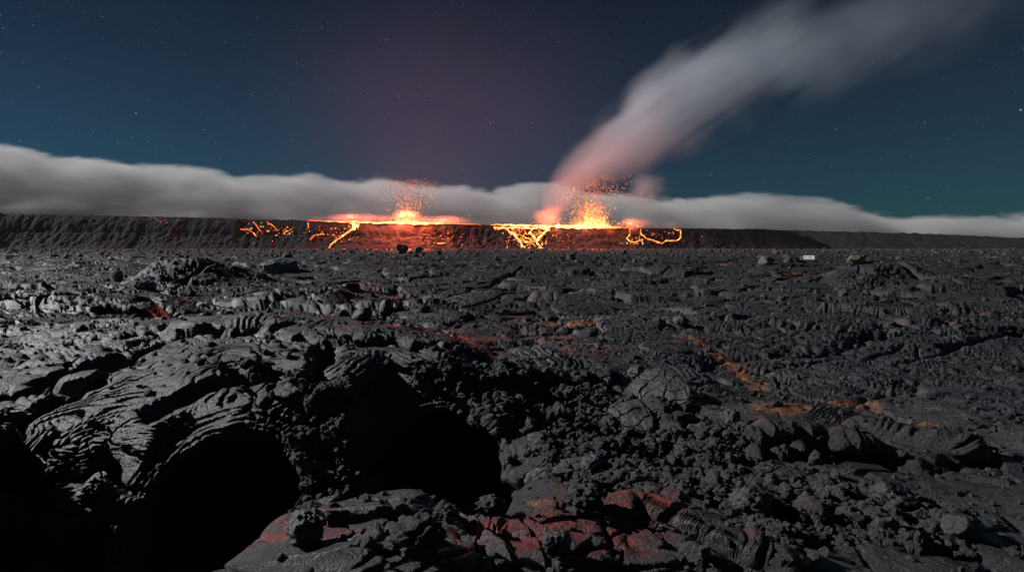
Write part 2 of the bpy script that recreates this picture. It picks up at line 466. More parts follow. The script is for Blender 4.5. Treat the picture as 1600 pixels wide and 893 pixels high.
    rub = (0.95 * blob(PX, Y, 930, 9.2, 95, 0.34) + 0.66 * blob(PX, Y, 1330, 6.5, 330, 0.24) + 0.55 * blob(PX, Y, 1110, 9.0, 110, 0.2)
           + 0.8 * blob(PX, Y, 500, 8.2, 60, 0.16) + 0.6 * blob(PX, Y, 800, 10.5, 70, 0.2) + 0.75 * blob(PX, Y, 620, 7.0, 90, 0.10)
           + 0.3 * blob(PX, Y, 700, 20, 150, 0.16) + 0.5 * blob(PX, Y, 380, 40, 160, 0.3) + 0.6 * blob(PX, Y, 1500, 18, 160, .12)
           + 0.9 * blob(PX, Y, 325, 49, 75, 0.10) + 0.6 * blob(PX, Y, 1370, 52, 90, 0.12) + 0.45 * blob(PX, Y, 120, 10.2, 120, 0.05) + 0.5 * blob(PX, Y, 380, 9.4, 140, 0.05) + 0.4 * blob(PX, Y, 250, 11.6, 60, 0.06)
           + 0.55 * blob(PX, Y, 690, 10.1, 90, 0.06) - 0.3 * blob(PX, Y, 1350, 10.5, 220, 0.14) - 0.9 * blob(PX, Y, 1330, 16, 300, 0.26) - 0.5 * blob(PX, Y, 700, 5.2, 350, .12) - 0.6 * blob(PX, Y, 120, 13, 180, 0.2))
    c1, c2, cid, ox, oy = worley(U / 5.6 + 0.22 * wu, V / 4.4 + 0.22 * wv, 41)
    kindr = rnd(cid, 1)
    rub = sstep(0.40, 0.60, rub + 0.38 * fbm(U * 1.3, V * 1.3, 35, 3) + 0.16 * (kindr - 0.5) + 0.06 * sstep(16, 60, Y) * (kindr > 0.55))
    rub = np.maximum(rub, 0.7 * sstep(1.3, 1.7, dS / dY) * sstep(12, 16, Y))      # steep fronts break down to clinker
    # ---- displacement along the normal
    D = np.zeros_like(X)
    edge = c2 - c1
    tiltx, tilty, lift = rnd(cid, 2) - 0.5, rnd(cid, 3) - 0.5, rnd(cid, 4)
    D += (1 - rub) * (0.16 * lift + 0.26 * (tiltx * ox + tilty * oy) + 0.06 * sstep(0, 0.5, edge)) * flt(1.2)
    m1, m2, mid_, mx, my = worley(X / 7.5 + 0.5 * w1, Y / 4.6 + 0.4 * w2, 46)
    D += sstep(16, 32, Y) * flt(2.2) * (0.36 * (rnd(mid_, 2) - 0.5) + 0.6 * ((rnd(mid_, 3) - 0.5) * mx + (rnd(mid_, 4) - 0.5) * my) - 0.55 * sstep(0.10, 0.0, m2 - m1))
    n1_, n2_, nid, nx, ny = worley(X / 2.6 + 0.4 * w1, Y / 1.9 + 0.4 * w2, 47)
    D += sstep(14, 22, Y) * flt(0.9) * sstep(0.3, 0.6, rnd(mid_, 6)) * (0.12 * (rnd(nid, 2) - 0.5) + 0.26 * ((rnd(nid, 3) - 0.5) * nx + (rnd(nid, 4) - 0.5) * ny) - 0.30 * sstep(0.07, 0.0, n2_ - n1_))
    D -= (1 - 0.7 * rub) * 0.12 * sstep(0.11, 0.0, edge + 0.05 * perlin(U * 3, V * 3, 43)) * flt(0.5)
    # a second, finer generation of broken plates
    p1, p2, pid, px_, py_ = worley(U / 1.15 + 0.4 * wu + 3, V / 0.8 + 0.4 * wv, 44)
    brk = sstep(0.45, 0.9, rnd(cid, 12) + 0.5 * fbm(U * 0.9, V * 0.9, 45, 2))
    D += (1 - rub) * brk * (0.10 * (rnd(pid, 2) - 0.5) + 0.22 * ((rnd(pid, 3) - 0.5) * px_ + (rnd(pid, 4) - 0.5) * py_) - 0.09 * sstep(0.13, 0.0, p2 - p1)) * flt(0.5)
    front = blob(PX, Y, 760, 5.2, 430, 0.17) * (1 - rub)
    q1, q2, qid, qx, qy = worley(U / 0.95 + 0.5 * V + 0.5 * wu, V / 0.30 + 0.5 * wv, 48)
    D += front * (0.13 * (rnd(qid, 2) - 0.5) + 0.26 * (rnd(qid, 3) - 0.5) * qx + 0.20 * (rnd(qid, 4) - 0.35) * qy - 0.09 * sstep(0.13, 0.0, q2 - q1))
    # ropes: arcs around a point upstream of each lobe, wavelength by lobe
    ang = rnd(cid, 5) * 6.283
    R = 0.55 + 0.9 * rnd(cid, 6)
    rr = np.sqrt((ox * 5.6 + np.cos(ang) * R * 2.6) ** 2 + (oy * 4.4 + np.sin(ang) * R * 2.6) ** 2)
    lam = 0.24 + 0.30 * rnd(cid, 7)
    lam = lam * (1 + 1.8 * sstep(14, 40, Y))
    ropamp = sstep(0.02, 0.2, rnd(cid, 8)) * (0.30 + 0.80 * sstep(-0.35, 0.15, fbm(U * 0.6, V * 0.6, 53, 2)))
    ropamp = np.maximum(ropamp, 0.9 * blob(PX, Y, 700, 5.2, 420, 0.22) + 1.2 * blob(PX, Y, 1300, 15, 420, 0.36) + 0.8 * blob(PX, Y, 150, 11, 200, 0.25)) * sstep(2.6, 1.5, dS / dY)
    def ropes(ph, amp, wave, w):
        rope = np.abs(np.sin(np.pi * ph)) ** 0.45
        return (1 - rub) * ropamp * w * amp * (rope - 0.7) * flt(wave)
    jit = 0.10 * perlin(U * 3, V * 3, 52)
    arcs = rr / lam + 0.6 * fbm(U * 0.5, V * 0.5, 51, 2) + jit
    sw_a = fbm(U / 2.6 + 0.2 * wu, V / 2.0 + 0.2 * wv, 58, 2) * 20 + jit
    sw_b = fbm(U / 5.2 + 0.2 * wu, V / 3.6 + 0.2 * wv, 59, 2) * 19 + jit
    sw_c = fbm(U / 15 + 0.2 * wu, V / 8, 60, 2) * 22
    isarc = rnd(cid, 15) < 0.35
    D += ropes(np.where(isarc, arcs * 1.6, sw_a), 0.06, 0.16, sstep(9.5, 7.0, Y))
    D += ropes(np.where(isarc, arcs, sw_b), 0.075, 0.4, sstep(7.0, 9.5, Y) * sstep(42, 22, Y))
    D += ropes(sw_c, 0.11, 1.2, sstep(16, 26, Y) * sstep(140, 70, Y) * sstep(1.7, 1.15, dS / dY))
    # cracks in slabs
    k1, k2, _, _, _ = worley(U / 0.62 + 0.5 * wu + 0.15 * fbm(U * 3, V * 3, 54, 2), V / 0.62 + 0.5 * wv, 55)
    crk = sstep(0.055, 0.0, k2 - k1) * sstep(0.0, 0.25, fbm(U * 0.6, V * 0.6, 56, 2) + 0.05)
    D -= (1 - rub) * crk * 0.085 * sstep(40, 16, Y)
    # clinker: broken blocks with tilted tops
    ca = fbm(U * 2.2, V * 2.2, 57, 3)
    for s, a, sd in ((1.1, 0.22, 60), (0.50, 0.20, 61), (0.24, 0.09, 62), (0.11, 0.05, 63), (0.05, 0.024, 64)):
        f1, f2, idd, bx, by = worley(U / s + 0.4 * wu + 0.25 * ca, V / (s * 0.85) + 0.4 * wv - 0.2 * ca, sd)
        blk = 0.7 * rnd(idd, 9) + 1.6 * ((rnd(idd, 13) - 0.5) * bx + (rnd(idd, 14) - 0.5) * by) - 0.28 * f1 * f1 - 0.25 - 0.35 * sstep(0.12, 0, f2 - f1)
        D += (0.02 + 0.56 * rub) * a * blk * flt(s)
    for s, a, sd in ((0.9, 0.07, 71), (0.33, 0.034, 72), (0.12, 0.016, 73), (0.05, 0.008, 74)):
        D += a * (0.5 * fbm(U / s, V / s, sd, 2) + 0.9 * fbm(U / s + 5, V / s + 3, sd + 40, 2, ridged=True) - 0.3) * flt(s) * (0.22 + 1.0 * rub)
    for k, m in enumerate(MOUTHS):
        e = np.sqrt(((X - m['x']) / m['rx']) ** 2 + ((Z - m['z']) / m['rz']) ** 2) + 0.05 * wu
        zone = sstep(m['y0'] - .3, m['y0'] + .2, Y) * sstep(m['y1'] + 1.4, m['y1'] + .6, Y)
        fold = np.abs(np.sin(np.pi * (e / 0.085 + 0.5 * wv))) ** 0.5 - 0.6
        D += zone * (0.07 * np.exp(-((e - 1.10) / 0.10) ** 2) + 0.05 * fold * sstep(0.95, 1.03, e) * sstep(1.5, 1.15, e))
    # normals of the large shape
    Px = np.stack([X, Y, Z], -1)
    du = np.gradient(Px, axis=1); dv = np.gradient(Px, axis=0)
    N = np.cross(du, dv); N /= np.linalg.norm(N, axis=-1, keepdims=True) + 1e-9
    amp = np.ones_like(X)
    Q = Px + N * D[..., None]
    # ---- tube mouths: the face inside an uneven ellipse runs back under the roof
    cave = np.zeros(X.shape, np.int8)
    cdepth = np.zeros_like(X)
    for k, m in enumerate(MOUTHS):
        a = np.arctan2(Px[..., 2] - m['z'], Px[..., 0] - m['x'])
        rn = 1 + 0.04 * np.sin(3 * a + k) + 0.02 * np.sin(7 * a + 2 * k) + 0.05 * fbm(X * 3.1, Z * 3.1 + 7 * k, 81 + k, 3)
        e = np.sqrt(((Px[..., 0] - m['x']) / m['rx']) ** 2 + ((Px[..., 2] - m['z']) / m['rz']) ** 2) / rn
        ins = (e < 1) & (Y > m['y0']) & (Y < m['y1'])
        s = np.where(ins, sstep(1.0, 0.86, e), 0)
        # the floor of the mouth stays floor; everything above runs back
        Q[..., 1] += s * m['dep'] * (0.9 + 0.2 * w1)
        Q[..., 0] += s * m['dx']
        Q[..., 2] -= s * 0.35
        cave[ins & (s > 0.02)] = k + 1
        cdepth = np.maximum(cdepth, s)
    # tints laid over the rock: red and orange patches, pale areas, crack lines
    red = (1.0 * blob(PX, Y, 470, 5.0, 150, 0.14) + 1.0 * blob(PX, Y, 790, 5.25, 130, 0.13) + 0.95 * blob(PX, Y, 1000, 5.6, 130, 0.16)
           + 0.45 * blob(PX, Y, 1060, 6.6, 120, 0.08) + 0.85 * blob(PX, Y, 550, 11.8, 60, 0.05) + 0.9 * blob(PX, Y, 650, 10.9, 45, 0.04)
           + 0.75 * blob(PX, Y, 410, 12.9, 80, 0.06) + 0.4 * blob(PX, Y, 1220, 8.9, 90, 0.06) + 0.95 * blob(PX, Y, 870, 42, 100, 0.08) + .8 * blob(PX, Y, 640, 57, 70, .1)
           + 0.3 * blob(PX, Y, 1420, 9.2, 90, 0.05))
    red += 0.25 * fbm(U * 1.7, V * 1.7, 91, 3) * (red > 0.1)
    path = np.exp(-((PX - (1062 + 130 * sstep(19, 12.0, Y))) / (11 + 10 * sstep(19, 13, Y))) ** 2) * sstep(11.2, 12.4, Y) * sstep(20, 17, Y)
    org = (1.0 * path * (0.75 + 0.9 * sstep(-.2, .4, fbm(U * 2.2, V * 2.2, 94, 3))) + 1.05 * blob(PX, Y, 1225, 10.4, 60, 0.04) + 0.95 * blob(PX, Y, 1335, 11.4, 60, 0.05) + 0.7 * blob(PX, Y, 1440, 10.2, 60, 0.03) + 0.8 * blob(PX, Y, 890, 22.5, 70, 0.07)
           + 0.7 * blob(PX, Y, 560, 48, 90, 0.05) + 0.8 * blob(PX, Y, 1245, 72, 40, 0.05) + 0.5 * blob(PX, Y, 70, 22, 40, 0.05) + 0.5 * blob(PX, Y, 480, 7.6, 22, 0.1)
           + 0.75 * blob(PX, Y, 855, 5.9, 35, 0.04) + 0.6 * blob(PX, Y, 1580, 32, 40, 0.06) + 0.6 * blob(PX, Y, 1500, 150, 120, 0.10) + 0.6 * blob(PX, Y, 1130, 110, 40, .1))
    pale = 0.75 * blob(PX, Y, 60, 12.5, 230, 0.26) + 0.6 * blob(PX, Y, 330, 11.8, 110, 0.14) + 0.15 * blob(PX, Y, 90, 26, 110, 0.12) + 0.35 * blob(PX, Y, 480, 34, 90, 0.12)  # moonlit brightness and sheen painted into colour, plus a random tone per lobe
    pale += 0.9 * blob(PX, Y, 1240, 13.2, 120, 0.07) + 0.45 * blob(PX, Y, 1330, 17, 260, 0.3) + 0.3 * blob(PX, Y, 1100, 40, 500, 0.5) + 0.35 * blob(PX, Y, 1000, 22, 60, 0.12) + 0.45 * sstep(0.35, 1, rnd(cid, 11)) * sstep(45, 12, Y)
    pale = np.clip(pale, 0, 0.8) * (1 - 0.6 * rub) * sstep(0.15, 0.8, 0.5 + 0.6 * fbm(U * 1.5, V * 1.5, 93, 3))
    crack = np.clip((1 - rub) * (crk + 0.6 * sstep(0.06, 0, edge)), 0, 1) * sstep(50, 15, Y)
    idx = np.arange(NR * NC, dtype=np.int32).reshape(NR, NC)
    F = np.stack([idx[:-1, :-1], idx[:-1, 1:], idx[1:, 1:], idx[1:, :-1]], -1).reshape(-1, 4)
    fc = cave.ravel()[F].max(1)
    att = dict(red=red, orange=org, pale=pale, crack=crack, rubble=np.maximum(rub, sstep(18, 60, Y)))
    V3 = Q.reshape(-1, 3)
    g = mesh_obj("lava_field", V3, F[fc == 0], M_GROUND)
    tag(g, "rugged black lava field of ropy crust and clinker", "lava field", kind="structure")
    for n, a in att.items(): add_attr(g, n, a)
    labs = ["wider black lava tube mouth cut off by the lower frame edge", "rounder black lava tube mouth under the arched crust"]
    for k in (1, 2):
        f = F[fc == k]
        used, inv = np.unique(f, return_inverse=True)
        o = mesh_obj("lava_tube", V3[used], inv.reshape(f.shape), M_GROUND)
        tag(o, labs[k - 1], "lava tube", "collapsed lava tubes in the foreground")
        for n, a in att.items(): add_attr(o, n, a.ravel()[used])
    return dict(Q=Q, N=N, T=T, Yr=Yr, rub=rub, cdepth=cdepth, red=red, org=org, PX=PX, dY=dY)

G = build_ground()


def ground_at(px, py):
    """First ground vertex the photo column px shows at row py, seen from the camera's side."""
    j = int(np.argmin(np.abs(G['T'] - (px - 800) / FPX)))
    q = G['Q'][:, j]
    _, r = to_px(q[:, 0], q[:, 1], q[:, 2])
    ok = np.where((r <= py) & (q[:, 1] > 3.5))[0]
    k = int(ok[0]) if len(ok) else len(q) - 1
    return Vector(q[k].tolist()), Vector(G['N'][k, j].tolist())


# ------------------------------------------------------------------ ridges behind the plain
M_RIDGE = basalt("ridge_basalt", lo=0.040, hi=0.085, bump=0.0, attrs=False, tint=(1.0, 1.0, 1.04), rough=(0.7, 0.95))


def ridge_material():
    m, nt, out = new_mat("ridge_talus")
    p = nt.nodes.new('ShaderNodeBsdfPrincipled'); nt.links.new(p.outputs[0], out.inputs['Surface'])
    tc = nt.nodes.new('ShaderNodeTexCoord'); v = tc.outputs['Object']
    a = noise_tex(nt, mapping(nt, v, (0.09, 0.09, 0.07)), 1.0, 5, 0.65)
    b = noise_tex(nt, v, 0.02, 4, 0.6); c = noise_tex(nt, v, 0.45, 4, 0.7)
    base = mix_col(nt, (a * 0.55 + c * 0.45).step(0.35, 0.7), (0.010, 0.011, 0.013), (0.046, 0.046, 0.050))
    base = mix_col(nt, b.step(0.48, 0.66) * 0.6, base, (0.040, 0.037, 0.036))
    nt.links.new(base, p.inputs['Base Color']); p.inputs['Roughness'].default_value = 0.9
    p.inputs['Specular IOR Level'].default_value = 0.2
    bm = nt.nodes.new('ShaderNodeBump'); bm.inputs['Strength'].default_value = 0.7; bm.inputs['Distance'].default_value = 1.6
    nt.links.new((c * 0.6 + a * 0.4).s, bm.inputs['Height']); nt.links.new(bm.outputs[0], p.inputs['Normal'])
    return m
M_RIDGE = ridge_material()

R_TOP = [(-2600, 330), (-900, 331), (0, 334), (120, 336), (260, 339), (420, 343), (540, 347), (740, 351), (960, 356), (1060, 357), (1180, 358), (1222, 361), (1250, 367), (1275, 376), (1310, 390), (1500, 400), (3000, 400)]
R_BASE_Y, R_EDGE_Y = 600.0, 636.0


def ridge_h(x, y):
    """height of the near ridge; also its edge distance"""
    px = 800 + FPX * x / y
    tops = np.interp(px, [p[0] for p in R_TOP], [p[1] for p in R_TOP])
    wob = 14 * fbm(x / 90, x * 0 + 3.3, 101, 3) + 3.0 * fbm(x / 17, y / 60, 102, 3)
    ed = R_EDGE_Y + 3.0 * fbm(x / 30, x * 0 + 8.1, 104, 3)
    top = CZ + (HZN - tops) / FPX * ed + 1.1 * fbm(x / 40, y / 40, 103, 5)
    base = R_BASE_Y + wob
    s = np.clip((y - base) / (ed - base), 0, 1)
    prof = np.where(s < 0.62, 0.50 * (s / 0.62) ** 1.15, 0.50 + 0.50 * (np.maximum(s - 0.62, 0) / 0.38) ** 0.85)
    gul = fbm(x / 13 + 0.012 * (y - base) * np.sin(x / 60), y / 20, 105, 4, ridged=True)
    rough = fbm(x / 5.5, y / 5.5, 106, 4)
    z = 0.3 + (top - 0.3) * prof + (1.3 * gul + 1.7 * rough + 1.6 * fbm(x / 24, y / 24, 107, 3)) * np.sin(np.pi * np.clip(s, 0, 1)) ** 0.7 - 2.0 * (s <= 0)
    z += 0.9 * rough * (s >= 1)
    z = np.where(s <= 0, -1.5, z)
    return z


def build_ridge():
    px = np.concatenate([np.linspace(-2300, -60, 260)[:-1], np.linspace(-60, 1290, 1900)])
    x0 = (px - 800) / FPX
    ys = np.concatenate([np.linspace(584, 642, 150), np.linspace(643, 720, 18)])
    Y = np.repeat(ys[:, None], len(px), 1); X = x0[None, :] * R_EDGE_Y * np.ones_like(Y)
    Z = ridge_h(X, Y)
    n, c = Y.shape
    idx = np.arange(n * c, dtype=np.int32).reshape(n, c)
    F = np.stack([idx[:-1, :-1], idx[:-1, 1:], idx[1:, 1:], idx[1:, :-1]], -1).reshape(-1, 4)
    o = mesh_obj("caldera_ridge", np.stack([X, Y, Z], -1).reshape(-1, 3), F, M_RIDGE)
    tag(o, "long dark volcanic rampart with steep talus face", "ridge", kind="structure")
    # second, farther ridge on the right
    px = np.linspace(1060, 2600, 700); ys = np.linspace(930, 1130, 70)
    Y = np.repeat(ys[:, None], len(px), 1); X = ((px - 800) / FPX)[None, :] * 1000 * np.ones_like(Y)
    top = np.interp(px, [1060, 1180, 1260, 1350, 1450, 1540, 1610, 1700, 1900, 2600], [357, 358.5, 360.5, 363, 365.5, 369, 372.5, 374, 373, 372])
    s = np.clip((Y - 945 - 12 * fbm(X / 120, X * 0, 111, 3)) / 70, 0, 1)
    Z = -1 + (CZ + (HZN - top) / FPX * 1010 + 1)[None, :] * s ** 0.9 + (2.2 * fbm(X / 22, Y / 30, 112, 4, ridged=True) + 1.2 * fbm(X / 9, Y / 9, 113, 3)) * np.clip(s * 3, 0, 1) * np.where(s >= 1, .45, 1)
    n, c = Y.shape
    idx = np.arange(n * c, dtype=np.int32).reshape(n, c)
    F = np.stack([idx[:-1, :-1], idx[:-1, 1:], idx[1:, 1:], idx[1:, :-1]], -1).reshape(-1, 4)
    o = mesh_obj("distant_ridge", np.stack([X, Y, Z], -1).reshape(-1, 3), F, M_RIDGE)
    tag(o, "lower distant ridge fading to blue behind the rampart", "ridge", kind="structure")
build_ridge()


def on_ridge(px, py):
    """point on the near ridge's face that the photo shows at (px, py)"""
    ys = np.linspace(575, 645, 700)
    p0 = at(px, py, 100.0); d = np.array([p0.x, 100.0, p0.z - CZ]) / 100.0
    zz = ridge_h(d[0] * ys, ys); ray = CZ + d[2] * ys
    k = np.where(zz >= ray)[0]
    Yk = float(ys[k[0]]) if len(k) else R_EDGE_Y
    return np.array([d[0] * Yk, Yk - 0.5, CZ + d[2] * Yk])


# ------------------------------------------------------------------ rocks
def ico(sub):
    import bmesh
    bm = bmesh.new(); bmesh.ops.create_icosphere(bm, subdivisions=sub, radius=1.0)
    v = np.array([x.co[:] for x in bm.verts], np.float32)
    f = np.array([[w.index for w in q.verts] for q in bm.faces], np.int32)
    bm.free()
    return v, f
ICO = {k: ico(k) for k in (2, 3, 4, 5)}


def rock_shape(sub, seed, knob=0.25, facet=0.35, fine=0.06):
    v, f = ICO[sub]
    rs = np.random.default_rng(seed)
    r = np.ones(len(v), np.float32)
    for _ in range(9 if facet < 0.95 else 16):           # broken flat faces
        n = rs.normal(size=3); n /= np.linalg.norm(n)
        d = v @ n; cut = rs.uniform(0.5, 0.9)
        r = np.where(d * r > cut, r * (1 - facet) + facet * cut / np.maximum(d, 1e-3), r)
    o = Vector(rs.uniform(-50, 50, 3).tolist())
    for i in range(len(v)):
        p = Vector(v[i].tolist())
        c = mnoise.cell_vector(p * 0 + o)
        vo = mnoise.voronoi(p * 2.1 + o)[0]
        r[i] *= 1 + knob * (0.45 - vo[0]) + fine * mnoise.fractal(p * 5 + o, 0.9, 2.0, 4) + 0.12 * mnoise.noise(p * 1.3 + o)
    return v * r[:, None]


def rot_mat(rs):
    q = rs.normal(size=4); q /= np.linalg.norm(q); w, x, y, z = q
    return np.array([[1 - 2 * (y * y + z * z), 2 * (x * y - w * z), 2 * (x * z + w * y)],
                     [2 * (x * y + w * z), 1 - 2 * (x * x + z * z), 2 * (y * z - w * x)],
                     [2 * (x * z - w * y), 2 * (y * z + w * x), 1 - 2 * (x * x + y * y)]])


def build_rubble():
    rs = np.random.default_rng(5)
    q, T, Yr = G['Q'], G['T'], G['Yr']
    dx = np.gradient(T)[None, :] * Yr[:, None]
    area = dx * np.abs(G['dY'])
    shapes = {2: [rock_shape(2, 200 + k, 0.22, 0.75, 0.20) for k in range(14)], 3: [rock_shape(3, 300 + k, 0.25, 0.7, 0.20) for k in range(12)]}
    V, F, A, B, off = [], [], [], [], 0
    patch = sstep(0.05, 0.45, fbm(q[..., 0] / 7, q[..., 1] / 5, 121, 3))
    for ya, yb, n, s0, spread, smax, fall in ((3.2, 34, 15000, 0.026, 0.52, 0.17, 9.0), (18, 110, 2600, 0.060, 0.50, 0.50, 30.0), (110, 597, 5200, 0.30, 0.50, 1.6, 300.0)):
        base = np.where((Yr[:, None] > ya) & (Yr[:, None] < yb) & (G['cdepth'] < 0.01) & (np.abs(T)[None, :] < 1.0), 1.0, 0.0)
        dens = sstep(0.35, 0.9, G['rub']) + 0.02 if ya < 10 else np.maximum(sstep(0.35, 0.9, G['rub']) * (Yr[:, None] < 60), patch) + (0.02 if ya < 100 else 0.15)
        wgt = (base * dens * area * np.minimum(1, (fall / Yr[:, None]) ** 1.3)).ravel().astype(np.float64)
        pick = rs.choice(len(wgt), n, p=wgt / wgt.sum())
        P = q.reshape(-1, 3)[pick]; Nn = G['N'].reshape(-1, 3)[pick]
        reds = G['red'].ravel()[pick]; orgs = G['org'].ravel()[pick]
        for i in range(n):
            d = P[i, 1]
            s = min(s0 * math.exp(abs(rs.normal()) * spread) * (1 + (0.02 if ya < 10 else 0.008 if ya < 100 else 0.0015) * d), smax)
            sub = 3 if (s > 0.085 and d < 12) else 2
            sh = shapes[sub][rs.integers(12)]
            v = (sh * (s * rs.uniform(0.65, 1.25, 3) * np.array([1, 1, .8]))) @ rot_mat(rs).T + P[i] + Nn[i] * s * 0.12
            V.append(v); F.append(ICO[sub][1] + off); off += len(v)
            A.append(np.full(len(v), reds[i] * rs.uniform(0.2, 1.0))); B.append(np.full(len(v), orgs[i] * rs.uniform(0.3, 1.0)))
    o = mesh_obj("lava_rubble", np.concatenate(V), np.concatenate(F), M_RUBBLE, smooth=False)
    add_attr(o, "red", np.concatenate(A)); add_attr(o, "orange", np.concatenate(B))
    tag(o, "loose black clinker rubble lying over the lava crust", "rubble", kind="stuff")
build_rubble()


def boulder(px, py, w_px, h_px, label, mat=None, seed=1, knob=0.25, facet=0.4, depth=1.0, sub=5, sink=0.18, tilt=(0, 0, 0), name="boulder", group=None, fine=0.06):
    """rock standing on the field; (px, py) is the middle of its foot in the photo"""
    p, n = ground_at(px, py)
    k = p.y / FPX
    sx, sz = w_px * k * 0.5, h_px * k * 0.5
    v = rock_shape(sub, seed, knob, facet, fine)
    ext = v.max(0) - v.min(0); v = (v - (v.max(0) + v.min(0)) / 2) / ext * 2
    v = v * np.array([sx, sx * depth, sz])
    R = np.array(Matrix.Rotation(tilt[2], 3, 'Z') @ Matrix.Rotation(tilt[1], 3, 'Y') @ Matrix.Rotation(tilt[0], 3, 'X'))
    v = v @ R.T
    v[:, 2] -= v[:, 2].min()
    o = mesh_obj(name, v, ICO[sub][1], mat or M_ROCK)
    o.location = p + Vector((0, sx * depth * 0.5, -sz * 2 * sink))
    tag(o, label, name.replace("_", " "), group)
    return o


def slab(px, py, w_px, len_m, label, seed=1, thick=0.14, rotz=0.0, tilt=(0.25, 0.1), lam=0.11, ropes=1.0, sq=2.6, cracks=1.0, lift=0.02, dome=0.05, pale=0.0, red=0.0, group="broken crust slabs"):
    """plate of crust: uneven outline, domed roped top, ragged edge, underside"""
    p, n = ground_at(px, py)
    a = w_px * p.y / FPX * 0.5; b = len_m * 0.5
    na, nr = 240, 64
    th = np.linspace(0, 2 * np.pi, na, endpoint=False)
    out = (np.abs(np.cos(th)) ** sq + np.abs(np.sin(th)) ** sq) ** (-1 / sq)
    out *= 1 + 0.10 * perlin(np.cos(th) * 1.6 + seed, np.sin(th) * 1.6, seed) + 0.05 * perlin(np.cos(th) * 6 + seed, np.sin(th) * 6, seed + 1)
    rr = np.concatenate([np.linspace(0, 1, nr) ** 0.8])
    rings = [(r, 'top') for r in rr] + [(1.015, 's1'), (1.0, 's2'), (0.93, 's3'), (0.5, 'b')]
    V = []
    for r, kd in rings:
        x = np.cos(th) * out * r * a; y = np.sin(th) * out * r * b
        top = dome * (1 - r * r) - 0.02
        if kd == 'top':
            ph = np.sqrt((x + a * 1.25) ** 2 + (y * 0.8) ** 2) / lam + 1.1 * fbm(x * 2 + seed, y * 2, seed + 2, 3)
            z = top + ropes * (np.abs(np.sin(np.pi * ph)) ** 0.55 - 0.6) * lam * 0.28
            k1, k2, _, _, _ = worley(x / (0.75 * a) + seed + 0.25 * perlin(x * 4, y * 4, seed), y / (0.75 * a) + 3 + 0.25 * perlin(x * 4 + 9, y * 4, seed), seed + 5)
            z = z - cracks * 0.055 * sstep(0.075, 0.0, k2 - k1)
            z = z + 0.035 * fbm(x * 3, y * 3, seed + 7, 4) - 0.03 * sstep(0.9, 1.0, r)
        else:
            f = {'s1': 0.35, 's2': 0.75, 's3': 1.0, 'b': 1.0}[kd]
            z = top - 0.03 - thick * f + 0.03 * perlin(x * 7, y * 7, seed + 9)
        V.append(np.stack([x, y, np.broadcast_to(z, x.shape)], -1))
    V = np.concatenate(V); nrings = len(rings)
    i = np.arange(na); F = []
    for r in range(nrings - 1):
        F.append(np.stack([r * na + i, (r + 1) * na + i, (r + 1) * na + (i + 1) % na, r * na + (i + 1) % na], -1))
    F = np.concatenate(F)
    R = np.array(Matrix.Rotation(tilt[0], 3, 'X') @ Matrix.Rotation(tilt[1], 3, 'Y') @ Matrix.Rotation(rotz, 3, 'Z'))
    V = V @ R.T
    o = mesh_obj("crust_slab", V, F, M_SLAB)
    o.location = p + Vector((0, b * 0.6, lift + thick * 0.5))
    add_attr(o, "pale", np.full(len(V), pale)); add_attr(o, "red", np.full(len(V), red) * (0.6 + 0.5 * fbm(V[:, 0] * 2, V[:, 1] * 2, seed, 3)))
    tag(o, label, "lava slab", group)
    return o

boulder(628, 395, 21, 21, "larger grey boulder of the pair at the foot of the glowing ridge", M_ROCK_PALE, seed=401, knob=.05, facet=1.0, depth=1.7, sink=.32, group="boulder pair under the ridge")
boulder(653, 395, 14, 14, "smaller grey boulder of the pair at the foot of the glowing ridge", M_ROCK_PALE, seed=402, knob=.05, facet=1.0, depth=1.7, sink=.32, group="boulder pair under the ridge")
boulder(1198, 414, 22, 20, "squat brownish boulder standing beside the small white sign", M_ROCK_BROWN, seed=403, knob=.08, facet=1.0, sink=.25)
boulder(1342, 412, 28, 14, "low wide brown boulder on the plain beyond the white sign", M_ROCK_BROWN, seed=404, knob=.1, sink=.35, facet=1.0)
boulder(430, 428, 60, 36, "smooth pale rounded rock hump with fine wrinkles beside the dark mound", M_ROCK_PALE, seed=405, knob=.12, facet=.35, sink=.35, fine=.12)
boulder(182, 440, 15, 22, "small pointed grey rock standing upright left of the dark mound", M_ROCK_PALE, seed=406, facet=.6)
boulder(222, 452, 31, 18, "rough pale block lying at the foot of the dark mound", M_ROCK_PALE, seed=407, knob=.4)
boulder(562, 500, 34, 24, "square grey block broken off behind the arched crust", seed=408, facet=.7, knob=.05)
boulder(546, 456, 28, 15, "angular grey block on the edge of the ropy mound", seed=409, facet=.7, knob=.1)
boulder(600, 496, 22, 34, "ribbed upright block next to the square grey block", seed=410, facet=.6, knob=.1)
boulder(462, 850, 70, 70, "rounded grey boulder standing between the two tube mouths", seed=411, knob=.25, facet=.8, fine=.12, sink=.32)
boulder(694, 812, 46, 30, "knobby black clinker lump in front of the rounder tube mouth", M_RUBBLE, seed=412, knob=.7, fine=.14, name="clinker_lump")
boulder(640, 868, 104, 72, "big knobby black clinker lump between red crusts", M_RUBBLE, seed=413, knob=.8, fine=.16, name="clinker_lump", sink=.25)
boulder(765, 806, 52, 34, "round clinker lump on the rim right below the rounder mouth", M_RUBBLE, seed=414, knob=.6, fine=.15, name="clinker_lump")
boulder(908, 802, 74, 48, "cracked clinker lump above the red streaked slab", M_RUBBLE, seed=415, knob=.7, fine=.15, name="clinker_lump", sink=.25)
boulder(872, 866, 50, 44, "dark square block beside the brightest red crust", seed=416, facet=.7, knob=.2, fine=.1)
boulder(132, 786, 56, 44, "pale knobby lump on the dark slope beside the wider tube mouth", M_ROCK, seed=417, knob=.6, fine=.14, name="clinker_lump")
boulder(440, 690, 48, 50, "lumpy grey rock on the pillar between both tube mouths", seed=418, knob=.55, fine=.12)
